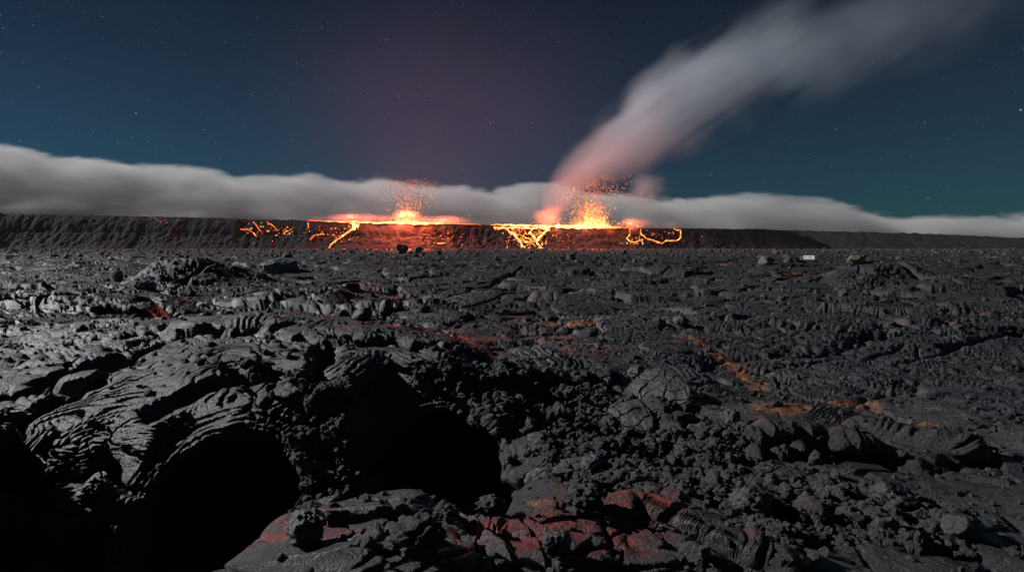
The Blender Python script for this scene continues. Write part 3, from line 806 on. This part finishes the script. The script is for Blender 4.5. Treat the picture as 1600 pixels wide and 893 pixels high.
boulder(270, 668, 60, 28, "rough grey lump on the lip above the wider tube mouth", seed=419, knob=.6, fine=.14, name="clinker_lump")
boulder(690, 612, 26, 28, "single pale lump stuck above the rounder tube mouth", seed=420, knob=.4, fine=.12, name="clinker_lump")
boulder(1068, 508, 26, 20, "round brownish rock at the top of the orange streak", M_ROCK_BROWN, seed=421, knob=.25)
boulder(1000, 594, 34, 28, "bluish rounded rock among the clinker above the long cracked slab", seed=422, knob=.3)
boulder(1150, 664, 34, 30, "grey boulder in clinker below the orange streak", seed=423, knob=.4, fine=.1)
boulder(1190, 806, 70, 52, "large grey angular boulder in the rubble field", seed=424, knob=.3, facet=.5, fine=.1)
boulder(1420, 800, 80, 50, "broad rough boulder at the rubble field's outer side", seed=425, knob=.45, fine=.12)
boulder(1530, 846, 70, 50, "dark smooth block near the rubble field's lower corner", seed=426, knob=.15, facet=.6)

slab(848, 580, 104, 1.55, "tilted rounded slab with curved wrinkles and star shaped crack", 501, rotz=0.3, tilt=(0.38, 0.05), sq=2.3, dome=.06, lam=.17, ropes=.7, cracks=.6, pale=.25, lift=.0)
slab(1046, 548, 84, 1.0, "dark flat oval slab beside the orange streak", 502, thick=.12, tilt=(0.16, 0.05), ropes=.2, cracks=.4, sq=2.2)
slab(1000, 528, 108, 2.6, "grey slab split by upright dark cracks", 503, tilt=(0.22, 0.1), ropes=.4, cracks=1.4, sq=3, lam=.2, pale=.25)
slab(1040, 624, 80, 1.25, "upper half of the long tilted slab split by a crack", 504, tilt=(0.45, -0.42), rotz=.5, ropes=.15, cracks=.7, sq=2.8, thick=.18)
slab(985, 672, 84, 1.0, "lower half of the long tilted slab split by a crack", 505, tilt=(0.45, -0.36), rotz=.5, ropes=.15, cracks=.9, sq=2.6, thick=.18)
slab(928, 602, 66, 1.1, "cracked plate of paving like crust in the clinker slope", 506, tilt=(0.3, -.25), ropes=.1, cracks=1.5, sq=2.8)
slab(880, 738, 130, .34, "narrow light grey ledge slab above the foreground clinker", 507, tilt=(0.2, -.22), rotz=.12, lam=.3, ropes=.15, cracks=.25, sq=2.4, thick=.1, pale=.45, dome=.04, lift=0.0)
slab(700, 478, 170, 2.2, "long ribbed slab leaning across the middle of the field", 508, tilt=(0.16, -.18), rotz=.3, lam=.34, sq=3, dome=.12, ropes=.45, lift=-.12)
slab(680, 510, 90, 1.4, "dark ribbed slab in front of the long leaning slab", 509, tilt=(0.2, -.15), rotz=.4, lam=.24, sq=2.6, ropes=.5, lift=-.08)
slab(915, 488, 100, 2.4, "broad dark plate with fine cracks behind the star cracked slab", 510, tilt=(.15, .05), ropes=.3, cracks=.9, sq=3)
slab(545, 600, 96, 1.5, "fan of curved ropes draped over the crust between both tube mouths", 511, tilt=(.42, .12), rotz=-.5, lam=.12, dome=.2, sq=2.2, cracks=.3, ropes=1.4)


# ------------------------------------------------------------------ white sign and blue box far out on the plain
def simple_mat(name, col, rough=0.6):
    m, nt, out = new_mat(name)
    p = nt.nodes.new('ShaderNodeBsdfPrincipled'); nt.links.new(p.outputs[0], out.inputs['Surface'])
    tc = nt.nodes.new('ShaderNodeTexCoord')
    f = noise_tex(nt, tc.outputs['Object'], 2.5, 4, 0.6)
    nt.links.new(mix_col(nt, f, tuple(c * 0.82 for c in col), col), p.inputs['Base Color'])
    p.inputs['Roughness'].default_value = rough
    return m


def box_arrays(cx, cy, cz, sx, sy, sz):
    v = np.array([[x, y, z] for z in (-1, 1) for y in (-1, 1) for x in (-1, 1)], float) * np.array([sx, sy, sz]) / 2 + np.array([cx, cy, cz])
    f = np.array([[0, 2, 3, 1], [4, 5, 7, 6], [0, 1, 5, 4], [2, 6, 7, 3], [0, 4, 6, 2], [1, 3, 7, 5]])
    return v, f


def boxes(name, items, mat, parent=None, bevel=0.0):
    V, F, o_ = [], [], 0
    for it in items:
        v, f = box_arrays(*it); V.append(v); F.append(f + o_); o_ += 8
    o = mesh_obj(name, np.concatenate(V), np.concatenate(F), mat, smooth=False, parent=parent)
    if bevel:
        b = o.modifiers.new("bevel", 'BEVEL'); b.width = bevel; b.segments = 2
    return o

def build_sign():
    p, _ = ground_at(1263, 409)
    k = p.y / FPX
    w, h = 17.5 * k, 6.0 * k
    root = bpy.data.objects.new("sign", None); COL.objects.link(root); root.location = p
    root.rotation_euler = (0, 0, math.radians(-52))
    tag(root, "small white rectangular sign with faint dark marks on the far plain", "sign")
    z0 = 0.35 * k * 6.6
    boxes("panel", [(0, 0, z0 + h / 2, w, 0.08, h)], simple_mat("white_sign_paint", (0.80, 0.80, 0.78)), root, 0.02)
    dk = simple_mat("grey_sign_print", (0.16, 0.17, 0.18))
    boxes("lettering", [(0.06 * w, -0.046, z0 + h * 0.62, w * 0.30, 0.008, h * 0.14), (0.10 * w, -0.046, z0 + h * 0.42, w * 0.22, 0.008, h * 0.12), (-0.30 * w, -0.046, z0 + h * 0.5, w * 0.09, 0.008, h * 0.30)], dk, root)
    st = simple_mat("weathered_post", (0.22, 0.21, 0.20))
    for s in (-1, 1):
        boxes("post", [(s * w * 0.36, 0.09, z0 / 2 + h * 0.3 - 0.4, 0.10, 0.08, z0 + h * 0.6 + 0.8)], st, root, 0.01)
    p, _ = ground_at(1243, 407)
    k = p.y / FPX
    root = bpy.data.objects.new("storage_box", None); COL.objects.link(root); root.location = p
    tag(root, "small dark blue box on the plain beside the white sign", "box")
    bl = simple_mat("dark_blue_plastic", (0.05, 0.10, 0.20))
    boxes("box_body", [(0, 0, 1.9 * k, 10 * k, 6 * k, 4.2 * k)], bl, root, 0.05)
    boxes("lid", [(0, 0, 4.35 * k, 10.5 * k, 6.5 * k, 0.8 * k)], bl, root, 0.04)
build_sign()


# ------------------------------------------------------------------ lava
def lava_material():
    m, nt, out = new_mat("glowing_lava")
    a = nt.nodes.new('ShaderNodeAttribute'); a.attribute_name = "lava_temp"
    tc = nt.nodes.new('ShaderNodeTexCoord')
    n = noise_tex(nt, tc.outputs['Object'], 0.55, 4, 0.65)
    h = (E(nt, a.outputs['Fac']) + (n - 0.5) * 0.55)
    r = nt.nodes.new('ShaderNodeValToRGB'); nt.links.new(h.s, r.inputs[0])
    el = r.color_ramp.elements
    stops = [(0.0, (0.10, 0.006, 0.002)), (0.25, (0.55, 0.045, 0.008)), (0.5, (1.0, 0.16, 0.02)), (0.75, (1.0, 0.36, 0.07)), (1.0, (1.0, 0.62, 0.26))]
    el[0].position, el[0].color = stops[0][0], (*stops[0][1], 1)
    el[1].position, el[1].color = stops[-1][0], (*stops[-1][1], 1)
    for p, c in stops[1:-1]:
        e = el.new(p); e.color = (*c, 1)
    em = nt.nodes.new('ShaderNodeEmission')
    nt.links.new(r.outputs[0], em.inputs[0])
    nt.links.new((h.max(0.0) * 2.0 + 0.5).s, em.inputs[1])
    nt.links.new(em.outputs[0], out.inputs['Surface'])
    return m
M_LAVA = lava_material()


class Lava:
    def __init__(self): self.V, self.F, self.H, self.n = [], [], [], 0
    def add(self, v, f, h):
        self.V.append(np.asarray(v, float)); self.F.append(np.asarray(f) + self.n); self.n += len(v)
        self.H.append(np.broadcast_to(h, (len(v),)).astype(float))
    def blob(self, c, s, h):
        v, f = ICO[2]
        sc = s if np.ndim(s) else np.array([s, s, s])
        self.add(v * sc + np.asarray(c), f, h)
    def ribbon(self, pts, widths, heats, thick=0.8):
        """raised tongue along 3D points: five points across"""
        pts = np.asarray(pts, float); n = len(pts)
        t = np.gradient(pts, axis=0); t /= np.linalg.norm(t, axis=1, keepdims=True) + 1e-9
        view = np.array([0, -0.6, 0.8])
        sd = np.cross(t, view); sd /= np.linalg.norm(sd, axis=1, keepdims=True) + 1e-9
        V, H = [], []
        for u, up, dh in ((-1, -.6, -.22), (-.6, .6, 0.0), (0, 1, .12), (.6, .6, 0.0), (1, -.6, -.22)):
            V.append(pts + sd * (u * widths * 0.5)[:, None] + view * (up * thick)); H.append(heats + dh)
        V = np.stack(V, 1).reshape(-1, 3); H = np.stack(H, 1).ravel()
        idx = np.arange(n * 5).reshape(n, 5)
        F = np.stack([idx[:-1, :-1], idx[1:, :-1], idx[1:, 1:], idx[:-1, 1:]], -1).reshape(-1, 4)
        F = np.concatenate([F[:, [0, 1, 2]], F[:, [0, 2, 3]]])
        self.add(V, F, H)
    def build(self, name, parent=None):
        o = mesh_obj(name, np.concatenate(self.V), np.concatenate(self.F), M_LAVA, parent=parent)
        add_attr(o, "lava_temp", np.concatenate(self.H))
        return o


def trail(poly, step=1.0, jit=0.7, seed=0):
    """densify a pixel polyline with jitter"""
    rs = np.random.default_rng(seed)
    out = []
    for (x0, y0), (x1, y1) in zip(poly[:-1], poly[1:]):
        n = max(2, int(math.hypot(x1 - x0, y1 - y0) / step))
        for k in range(n):
            t = k / n; out.append((x0 + (x1 - x0) * t, y0 + (y1 - y0) * t))
    out.append(poly[-1])
    out = np.array(out)
    j = rs.normal(size=out.shape) * jit
    k = np.ones(5) / 5
    for c in range(2): j[:, c] = np.convolve(j[:, c], k, 'same')[:len(j)] * 1.8 if len(j) >= 5 else j[:, c]
    return out + j


def flow(L, poly, w_px, heat, seed=0, step=1.2, jit=0.6, taper=0.5, thick=0.6, wj=0.6):
    tr = trail(poly, step, jit, seed)
    rs = np.random.default_rng(seed + 50)
    pts = np.array([on_ridge(*q) for q in tr])
    w = w_px * 0.5 * np.linspace(1, taper, len(pts)) * np.exp(rs.normal(size=len(pts)) * wj)
    h = heat - 0.06 + rs.normal(size=len(pts)) * 0.17
    L.ribbon(pts, w, h, thick)


def specks(L, cx, cy, rx, ry, n, heat, seed, smin=0.35, smax=1.0, tail=0.0):
    rs = np.random.default_rng(seed)
    for _ in range(n):
        a = rs.normal(size=2)
        px, py = cx + a[0] * rx * 0.5, cy + a[1] * ry * 0.5
        if py < np.interp(px, [p[0] for p in R_TOP], [p[1] for p in R_TOP]) + 1: continue
        c = on_ridge(px, py); s = rs.uniform(smin, smax)
        L.blob(c, np.array([s, s * .7, s * rs.uniform(.6, 1.3)]), heat + rs.normal() * 0.15)


def rim_y(px): return float(np.interp(px, [p[0] for p in R_TOP], [p[1] for p in R_TOP]))


def build_lava():
    rs = np.random.default_rng(9)
    # lake brimming over the rim
    def rim(pa, pb, label, wf, hf, seed):
        L = Lava(); px = np.arange(pa, pb, 1.0); r2 = np.random.default_rng(seed)
        nz = np.convolve(r2.normal(size=len(px)), np.ones(7) / 7, 'same') * 2.2
        pts = []
        for q, n_ in zip(px, nz):
            x = (q - 800) / FPX * R_EDGE_Y
            y = R_EDGE_Y - 1.2
            z = float(ridge_h(np.array([x]), np.array([R_EDGE_Y + 1.0]))[0])
            pts.append((x, y, z + 0.25 + 0.12 * n_))
        w = np.array([wf(q) for q in px]) * 1.5 * (1 + 0.35 * nz); h = np.array([hf(q) for q in px]) + 0.12 * nz
        L.ribbon(np.array(pts), np.maximum(w, 0.25), h, 0.5)
        o = L.build("lava_lake"); tag(o, label, "lava lake", "lava brimming over the ridge")
    rim(484, 752, "glowing lava brimming over the rim around the smaller fountain",
        lambda q: float(np.interp(q, [500, 530, 545, 570, 600, 640, 670, 700, 740], [.5, 1.0, 2.0, 1.4, 1.8, 3.6, 2.6, 1.0, .5])),
        lambda q: float(np.interp(q, [484, 545, 640, 690, 752], [.5, .85, 1.0, .8, .5])), 1)
    rim(766, 985, "glowing lava brimming over the rim around the taller fountain",
        lambda q: float(np.interp(q, [766, 790, 840, 870, 920, 950, 985], [.6, 2.2, 2.0, 3.0, 4.2, 2.4, .5])),
        lambda q: float(np.interp(q, [766, 800, 920, 950, 985], [.55, .9, 1.05, .8, .4])), 2)
    # spill with a thin stream (left)
    L = Lava()
    flow(L, [(550, 347), (556, 353), (549, 360)], 11, .95, 3, taper=.45, thick=1.0)
    flow(L, [(562, 348), (553, 357), (545, 362), (536, 368), (527, 374), (520, 380), (513, 388)], 4.0, .8, 4, taper=.55)
    specks(L, 535, 367, 26, 16, 26, .6, 5)
    tag(L.build("lava_flow"), "thin lava stream running down from a bright spill notch", "lava flow", "lava flows on the ridge face")
    # wedge shaped cascade (middle)
    L = Lava()
    flow(L, [(772, 354), (790, 357), (803, 365), (812, 374), (818, 386)], 4.5, .9, 6, taper=.6, jit=.9)
    flow(L, [(857, 356), (850, 365), (842, 372), (838, 378), (846, 388)], 6.0, .95, 7, taper=.6)
    flow(L, [(785, 355), (815, 356), (857, 357)], 4.0, .95, 8, taper=1)
    flow(L, [(800, 357), (808, 366), (820, 370), (832, 376), (838, 378)], 2.2, .75, 9, taper=.8)
    flow(L, [(832, 357), (828, 364), (834, 370), (836, 376)], 3.2, .85, 10, taper=.8)
    flow(L, [(815, 357), (822, 364), (816, 372), (824, 380)], 1.8, .65, 11)
    flow(L, [(840, 358), (846, 362), (838, 367)], 2.2, .7, 12)
    flow(L, [(810, 374), (820, 377), (830, 378)], 2.0, .7, 13)
    specks(L, 824, 376, 34, 16, 120, .7, 14, .25, .75)
    specks(L, 816, 364, 34, 10, 40, .6, 15, .25, .7)
    tag(L.build("lava_flow"), "wedge shaped lava cascade netted with dark crust islands", "lava flow", "lava flows on the ridge face")
    # looped outlines (right)
    L = Lava()
    flow(L, [(983, 358), (984, 366), (979, 374), (984, 377), (993, 378), (1000, 375), (1004, 374)], 2.2, .72, 16, taper=1)
    flow(L, [(1001, 358), (1003, 366), (1008, 371), (1017, 375), (1030, 379), (1034, 380), (1040, 376), (1050, 376), (1058, 375), (1063, 372), (1064, 364), (1062, 359), (1052, 358)], 2.0, .72, 17, taper=.9)
    specks(L, 1022, 366, 50, 11, 46, .45, 18, .25, .55)
    specks(L, 990, 378, 28, 5, 22, .65, 19, .3, .7)
    tag(L.build("lava_flow"), "looping thin lava outlines at the end of the glowing rim", "lava flow", "lava flows on the ridge face")
    # scattered break-outs
    def scatter(label, items, seed):
        L = Lava(); s_ = seed
        for it in items:
            if len(it) == 3: flow(L, it[0], it[1], it[2], s_, step=1.0, wj=.6)
            else: specks(L, *it, s_)
            s_ += 1
        tag(L.build("lava_breakout"), label, "lava breakout", "scattered lava breakouts on the ridge face")
    scatter("scattered red lava dots on the dark ridge left of the thin stream",
            [([(376, 357), (388, 359), (396, 364), (402, 370)], 1.6, .55), ([(396, 347), (402, 354), (408, 362), (411, 366)], 1.5, .5), ([(419, 348), (421, 352)], 1.7, .65), ([(424, 350), (433, 359)], 1.6, .6),
             ([(441, 366), (449, 361), (455, 358)], 1.8, .6), (410, 358, 50, 16, 44, .5, 0.3, .75), (445, 362, 18, 10, 14, .55, .3, .7)][:5] , 30)
    L = Lava()
    specks(L, 408, 358, 44, 16, 44, .5, 60, .25, .65); specks(L, 446, 361, 20, 9, 14, .55, 61, .25, .65)
    tag(L.build("lava_specks"), "sparse red lava specks around the broken dots", "lava specks", kind="stuff")
    scatter("curved lava breakout on the pale patch beside the spill notch",
            [([(480, 347), (482, 352), (482, 357)], 2.2, .7), ([(484, 375), (488, 371), (495, 367), (502, 364), (508, 368)], 1.8, .6), ([(503, 362), (507, 366)], 1.6, .55)], 34)
    scatter("lava dots low on the ridge between both fountains",
            [([(661, 366), (667, 367), (672, 368)], 1.3, .55), ([(684, 380), (690, 380), (696, 379)], 2.6, .72), ([(688, 367), (690, 370)], 1.8, .6), ([(699, 364), (702, 363)], 1.8, .6), ([(704, 374), (709, 367)], 1.2, .5)], 40)
    L = Lava()
    specks(L, 690, 372, 40, 16, 34, .5, 62, .25, .6); specks(L, 870, 368, 50, 16, 24, .5, 63, .25, .5); specks(L, 250, 343, 60, 5, 16, .3, 64, .25, .5)
    specks(L, 500, 362, 40, 12, 18, .4, 65, .2, .5); specks(L, 760, 366, 60, 16, 14, .4, 66, .2, .5)
    tag(L.build("lava_specks"), "single glowing lava specks spread along the ridge face", "lava specks", kind="stuff")

    # fountains: jets of clots and a cloud of sparks, each with the light it gives off
    def fountain(px, label, jets, spread, top_py, n_spark, power, seed, wall):
        r2 = np.random.default_rng(seed)
        x0 = (px - 800) / FPX * (R_EDGE_Y + 4); y0 = R_EDGE_Y + 4
        zr = float(ridge_h(np.array([x0]), np.array([y0]))[0])
        k = (R_EDGE_Y) / FPX
        root = bpy.data.objects.new("lava_fountain", None); COL.objects.link(root); root.location = (x0, y0, zr)
        tag(root, label, "lava fountain", "lava fountains on the ridge")
        L = Lava()
        for dx, h, n, sp in jets:                       # dx, height in px; clots thin out upward
            for _ in range(n):
                t = r2.random() ** 1.5
                wv = sp * (0.35 + 0.9 * (1 - t)) * (1 if t < .9 else .6)
                c = (dx * k + r2.normal() * wv * k * 0.45, r2.normal() * 1.2, t * h * k)
                s = (0.42 + 0.9 * (1 - t) ** 1.5) * r2.uniform(.4, 1.0)
                L.blob(c, np.array([s * .75, s * .75, s * r2.uniform(1.0, 2.2)]), 0.98 - 0.45 * t + r2.normal() * .10)
        o = L.build("jet", root); tag(o, kind="stuff")
        L = Lava()
        for _ in range(n_spark):
            t = r2.random() ** 1.7
            h = t * (rim_y(px) - top_py)
            sx = r2.normal() * spread * (0.34 + 0.55 * t) 
            c = ((sx + 0.12 * h) * k, r2.normal() * 5, h * k + 0.5)
            s = 0.19 + 0.20 * r2.random() ** 2
            L.blob(c, np.array([s, s, s * r2.uniform(1, 1.8)]), 0.78 - 0.35 * t + r2.normal() * .12)
        for _ in range(int(n_spark * .25)):
            a = r2.normal(size=2)
            c = (a[0] * spread * 1.1 * k, r2.normal() * 4, abs(a[1]) * 5 * k)
            L.blob(c, 0.24 + 0.2 * r2.random(), .7 + r2.normal() * .1)
        o = L.build("sparks", root); tag(o, kind="stuff")
        lt = bpy.data.lights.new("fountain_glow", 'POINT'); lt.energy = power; lt.color = (1.0, 0.13, 0.06); lt.shadow_soft_size = 2.0
        lo = bpy.data.objects.new("fountain_glow", lt); COL.objects.link(lo); lo.parent = root; lo.location = (0, -3.0, wall)
    for px, py, pw in ((548, 336, .05e6), (600, 340, .05e6), (690, 342, .05e6), (838, 344, .07e6), (866, 347, .045e6), (985, 350, .05e6)):
        lt = bpy.data.lights.new("lake_glow", 'POINT'); lt.energy = pw; lt.color = (1.0, 0.17, 0.05); lt.shadow_soft_size = 1.5
        lo = bpy.data.objects.new("lake_glow", lt); COL.objects.link(lo); lo.location = at(px, py, R_EDGE_Y + 1)
    for px, py in ((575, 352), (625, 354), (665, 355), (810, 360), (870, 360), (915, 360), (955, 361)):
        lt = bpy.data.lights.new("lake_glow", 'POINT'); lt.energy = 9e3; lt.color = (1.0, 0.15, 0.04); lt.shadow_soft_size = 1.0
        lo = bpy.data.objects.new("lake_glow", lt); COL.objects.link(lo); lo.location = at(px, py - 5, R_EDGE_Y - 7)
    fountain(635, "smaller lava fountain with a low bright jet and fine sparks", [(-14, 8, 60, 5), (-5, 10, 90, 7), (0, 18, 120, 6), (2, 30, 40, 3), (9, 10, 90, 7), (20, 6, 60, 8), (-26, 5, 40, 8)], 30, 280, 1000, 1.2e6, 71, 15)
    fountain(918, "taller lava fountain with a bright narrow jet and dense sparks", [(-12, 16, 80, 6), (-20, 8, 60, 7), (0, 34, 170, 6), (-2, 46, 110, 4), (6, 22, 120, 8), (16, 18, 90, 8), (28, 9, 70, 8), (22, 34, 60, 8), (-34, 5, 50, 9), (10, 48, 60, 12)], 36, 276, 2000, 0.24e6, 72, 18)
build_lava()


# ------------------------------------------------------------------ air, fumes, plume, cloud bank
def volume_mat(name, build, step=None):
    m, nt, out = new_mat(name)
    tc = nt.nodes.new('ShaderNodeTexCoord')
    pv = nt.nodes.new('ShaderNodeVolumePrincipled')
    pv.inputs['Density'].default_value = 0
    nt.links.new(pv.outputs[0], out.inputs['Volume'])
    build(nt, tc.outputs['Object'], pv)
    if step:
        m.cycles.volume_step_rate = step
    return m


def build_haze():
    v, f = box_arrays(0, 585, 172, 4300, 1310, 352)
    def b(nt, o, pv):
        pv.inputs['Density'].default_value = 0.00003
        pv.inputs['Color'].default_value = (0.80, 0.86, 0.95, 1)
        pv.inputs['Anisotropy'].default_value = 0.0
    m = volume_mat("thin_volcanic_haze", b)
    o = mesh_obj("haze", v, f, m, smooth=False)
    tag(o, kind="stuff")
    # gas that gathers over the vents and drifts up, thinning out to nothing
    def g(nt, o, pv):
        s = nt.nodes.new('ShaderNodeVectorMath'); s.operation = 'LENGTH'; nt.links.new(o, s.inputs[0])
        n = noise_tex(nt, mapping(nt, o, (1.4, 1.4, 1.1)), 1.0, 2, 0.5) - 0.5
        r = E(nt, s.outputs[1]) + n * 0.35
        nt.links.new((r.step(0.95, 0.0) * 0.0006).s, pv.inputs['Density'])
        pv.inputs['Color'].default_value = (0.96, 0.55, 0.85, 1)
    m = volume_mat("vent_gas", g, 0.6)
    v, f = ICO[3]
    o = mesh_obj("gas_veil", v * 1.0, f, m)
    c = at(705, 185, 760.0); o.location = c; o.scale = (310, 120, 215)
    tag(o, kind="stuff")
build_haze()

C_TOP = [(-900, 215), (-300, 226), (0, 236), (60, 243), (110, 245), (160, 257), (210, 266), (245, 259), (285, 257), (320, 266), (365, 280), (405, 281), (450, 283), (497, 275), (540, 283), (600, 284), (650, 289), (700, 293), (780, 299),
         (850, 299), (900, 303), (960, 306), (1050, 312), (1110, 312), (1180, 306), (1230, 315), (1290, 323), (1340, 326), (1400, 337), (1480, 340), (1600, 344), (1900, 351), (2500, 358)]


def build_cloud_bank():
    Yc = 1450.0
    pts = [((p - 800) / FPX * Yc, CZ + (HZN - q) / FPX * Yc) for p, q in C_TOP]
    xs = np.array([p[0] for p in pts]); zs = np.array([p[1] for p in pts])
    lo, hi = xs[0], xs[-1]
    def b(nt, o, pv):
        s = nt.nodes.new('ShaderNodeSeparateXYZ'); nt.links.new(o, s.inputs[0])
        x, y, z = (E(nt, s.outputs[i]) for i in range(3))
        top = x.curve(pts, lo, hi)
        n1 = noise_tex(nt, mapping(nt, o, (1 / 170, 1 / 150, 1 / 80)), 1.0, 4, 0.52, 0.4) - 0.5
        n2 = noise_tex(nt, mapping(nt, o, (1 / 120, 1 / 60, 1 / 26)), 1.0, 2, 0.5) - 0.5
        edge = top + 4.0 - z + n1 * 95.0 + n2 * 26.0
        front = (y - 1375.0) + n1 * 160.0 + n2 * 50.0 + (top - z) * 0.9
        d = edge.step(0.0, 14.0) * front.step(0.0, 60.0) * (n2 * 2.2 + n1 * 2.0 + 0.9).max(0.15)
        nt.links.new((d * 0.018).s, pv.inputs['Density'])
        pv.inputs['Color'].default_value = (0.97, 0.955, 0.94, 1)
        pv.inputs['Anisotropy'].default_value = 0.15
    m = volume_mat("moonlit_cloud", b, 0.22)
    # hull: a long rounded body following the cloud tops
    xg = np.linspace(lo, hi, 220); zt = np.interp(xg, xs, zs) + 34
    ring = []
    for x, t in zip(xg, zt):
        ring.append([(x, 1285, 2), (x, 1275, t * 0.55), (x, 1295, t * 0.85), (x, 1350, t), (x, 1560, t), (x, 1640, t * 0.8), (x, 1650, 2)])
    V = np.array(ring).reshape(-1, 3); k = 7
    F = []
    for i in range(len(xg) - 1):
        for j in range(k):
            a, c = i * k + j, i * k + (j + 1) % k
            F.append((a, c, c + k)); F.append((a, c + k, a + k))
    e = (len(xg) - 1) * k
    for j in range(1, k - 1):
        F.append((0, j + 1, j)); F.append((e, e + j, e + j + 1))
    o = mesh_obj("cloud_bank", V, np.array(F), m, smooth=False)
    tag(o, "long pale cloud bank lying behind the ridge", "cloud bank", kind="stuff")
build_cloud_bank()

PL_UP = [(846, 296), (856, 286), (870, 262), (892, 234), (925, 202), (960, 172), (1000, 126), (1060, 90), (1120, 58), (1200, 24), (1300, -8), (1400, -40), (1550, -75), (1640, -90)]
PL_LO = [(846, 352), (870, 349), (892, 330), (918, 306), (950, 287), (985, 271), (1020, 256), (1060, 236), (1120, 205), (1200, 178), (1300, 150), (1400, 118), (1550, 70), (1640, 48)]


def build_plume():
    Yc = 668.0; k = Yc / FPX
    X = lambda p: (p - 800) * k
    Zf = lambda q: CZ + (HZN - q) * k
    up = [(X(p), Zf(q)) for p, q in PL_UP]; lw = [(X(p), Zf(q)) for p, q in PL_LO]
    lo, hi = X(846), X(1640)
    def b(nt, o, pv):
        s = nt.nodes.new('ShaderNodeSeparateXYZ'); nt.links.new(o, s.inputs[0])
        x, y, z = (E(nt, s.outputs[i]) for i in range(3))
        u, l = x.curve(up, lo, hi), x.curve(lw, lo, hi)
        half = (u - l) * 0.5
        v = (z - (u + l) * 0.5) / half
        w = (y - Yc) / (half * 0.62 + 5.0)
        st = noise_tex(nt, mapping(nt, mapping(nt, o, rot=(0, math.radians(35), 0)), (1 / 120, 1 / 30, 1 / 22)), 1.0, 3, 0.55, 0.3) - 0.5
        st2 = noise_tex(nt, mapping(nt, o, (1 / 60, 1 / 60, 1 / 60)), 1.0, 2, 0.5) - 0.5
        r = (v * v + w * w).sqrt() + st * 1.5 + st2 * 0.9
        body = r.step(1.25, 0.05)
        along = x.curve([(lo, .010), (X(880), .020), (X(930), .034), (X(1000), .044), (X(1080), .032), (X(1200), .014), (X(1330), .0062), (X(1480), .0026), (hi, 0.0)], lo, hi)
        nt.links.new((body * along * (st * 3.0 + 1.0).max(0.08)).s, pv.inputs['Density'])
        pv.inputs['Color'].default_value = (0.86, 0.94, 1.0, 1)
        pv.inputs['Anisotropy'].default_value = 0.1
    m = volume_mat("volcanic_smoke", b, 0.14)
    px = np.concatenate([np.linspace(846, 1000, 30), np.linspace(1010, 1640, 30)])
    uy = np.interp(px, [p[0] for p in PL_UP], [p[1] for p in PL_UP]); ly = np.interp(px, [p[0] for p in PL_LO], [p[1] for p in PL_LO])
    V = []; nrg = 20
    for p, a, c in zip(px, uy, ly):
        zc = (Zf(a) + Zf(c)) / 2; h = (Zf(a) - Zf(c)) / 2 * 1.35
        for j in range(nrg):
            t = 2 * math.pi * j / nrg
            V.append((X(p), Yc + math.cos(t) * (h * 0.62 + 7) * 1.05, zc + math.sin(t) * h))
    F = []
    n = len(px)
    for i in range(n - 1):
        for j in range(nrg):
            a, c = i * nrg + j, i * nrg + (j + 1) % nrg
            F.append((a, c, c + nrg)); F.append((a, c + nrg, a + nrg))
    e = (n - 1) * nrg
    for j in range(1, nrg - 1):
        F.append((0, j + 1, j)); F.append((e, e + j, e + j + 1))
    o = mesh_obj("smoke_plume", np.array(V), np.array(F), m, smooth=False)
    tag(o, "slanting pale smoke plume blown up and sideways from the taller fountain", "smoke plume")
build_plume()


def build_fumes():
    def b(nt, o, pv):
        s = nt.nodes.new('ShaderNodeVectorMath'); s.operation = 'LENGTH'; nt.links.new(o, s.inputs[0])
        ge = nt.nodes.new('ShaderNodeNewGeometry')
        n = noise_tex(nt, mapping(nt, ge.outputs['Position'], (1 / 17, 1 / 14, 1 / 10)), 1.0, 4, 0.6, 0.4) - 0.5
        r = E(nt, s.outputs[1]) + n * 1.5
        nt.links.new((r.step(0.95, -0.2) * 0.05).s, pv.inputs['Density'])
        pv.inputs['Color'].default_value = (0.92, 0.90, 0.90, 1)
    m = volume_mat("rim_fume", b, 0.5)
    for px, py, rx, rz, Y, label in (
            (545, 341, 78, 10, 650, "low orange lit fume along the rim beside the smaller fountain"),
            (695, 345, 62, 10, 650, "low pinkish fume trailing off the smaller fountain"),
            (635, 338, 26, 12, 652, "glowing haze of gas around the smaller fountain"),
            (858, 338, 28, 24, 648, "thick orange lit puff rising beside the taller fountain"),
            (925, 338, 36, 22, 654, "glowing haze of gas around the taller fountain"),
            (995, 348, 46, 11, 650, "low pink fume along the rim past the taller fountain"),
            (1050, 351, 22, 8, 648, "small pink puff above the looping lava outlines"),
            (1010, 300, 40, 42, 700, "faint reddish gas drifting under the plume")):
        c = at(px, py, Y); k = Y / FPX
        v, f = ICO[3]
        o = mesh_obj("fume", v * 1.0, f, m)
        o.location = c; o.scale = (rx * k, min(rx, 26) * k, rz * k)
        tag(o, label, "fume", "gas fumes along the glowing rim")
build_fumes()
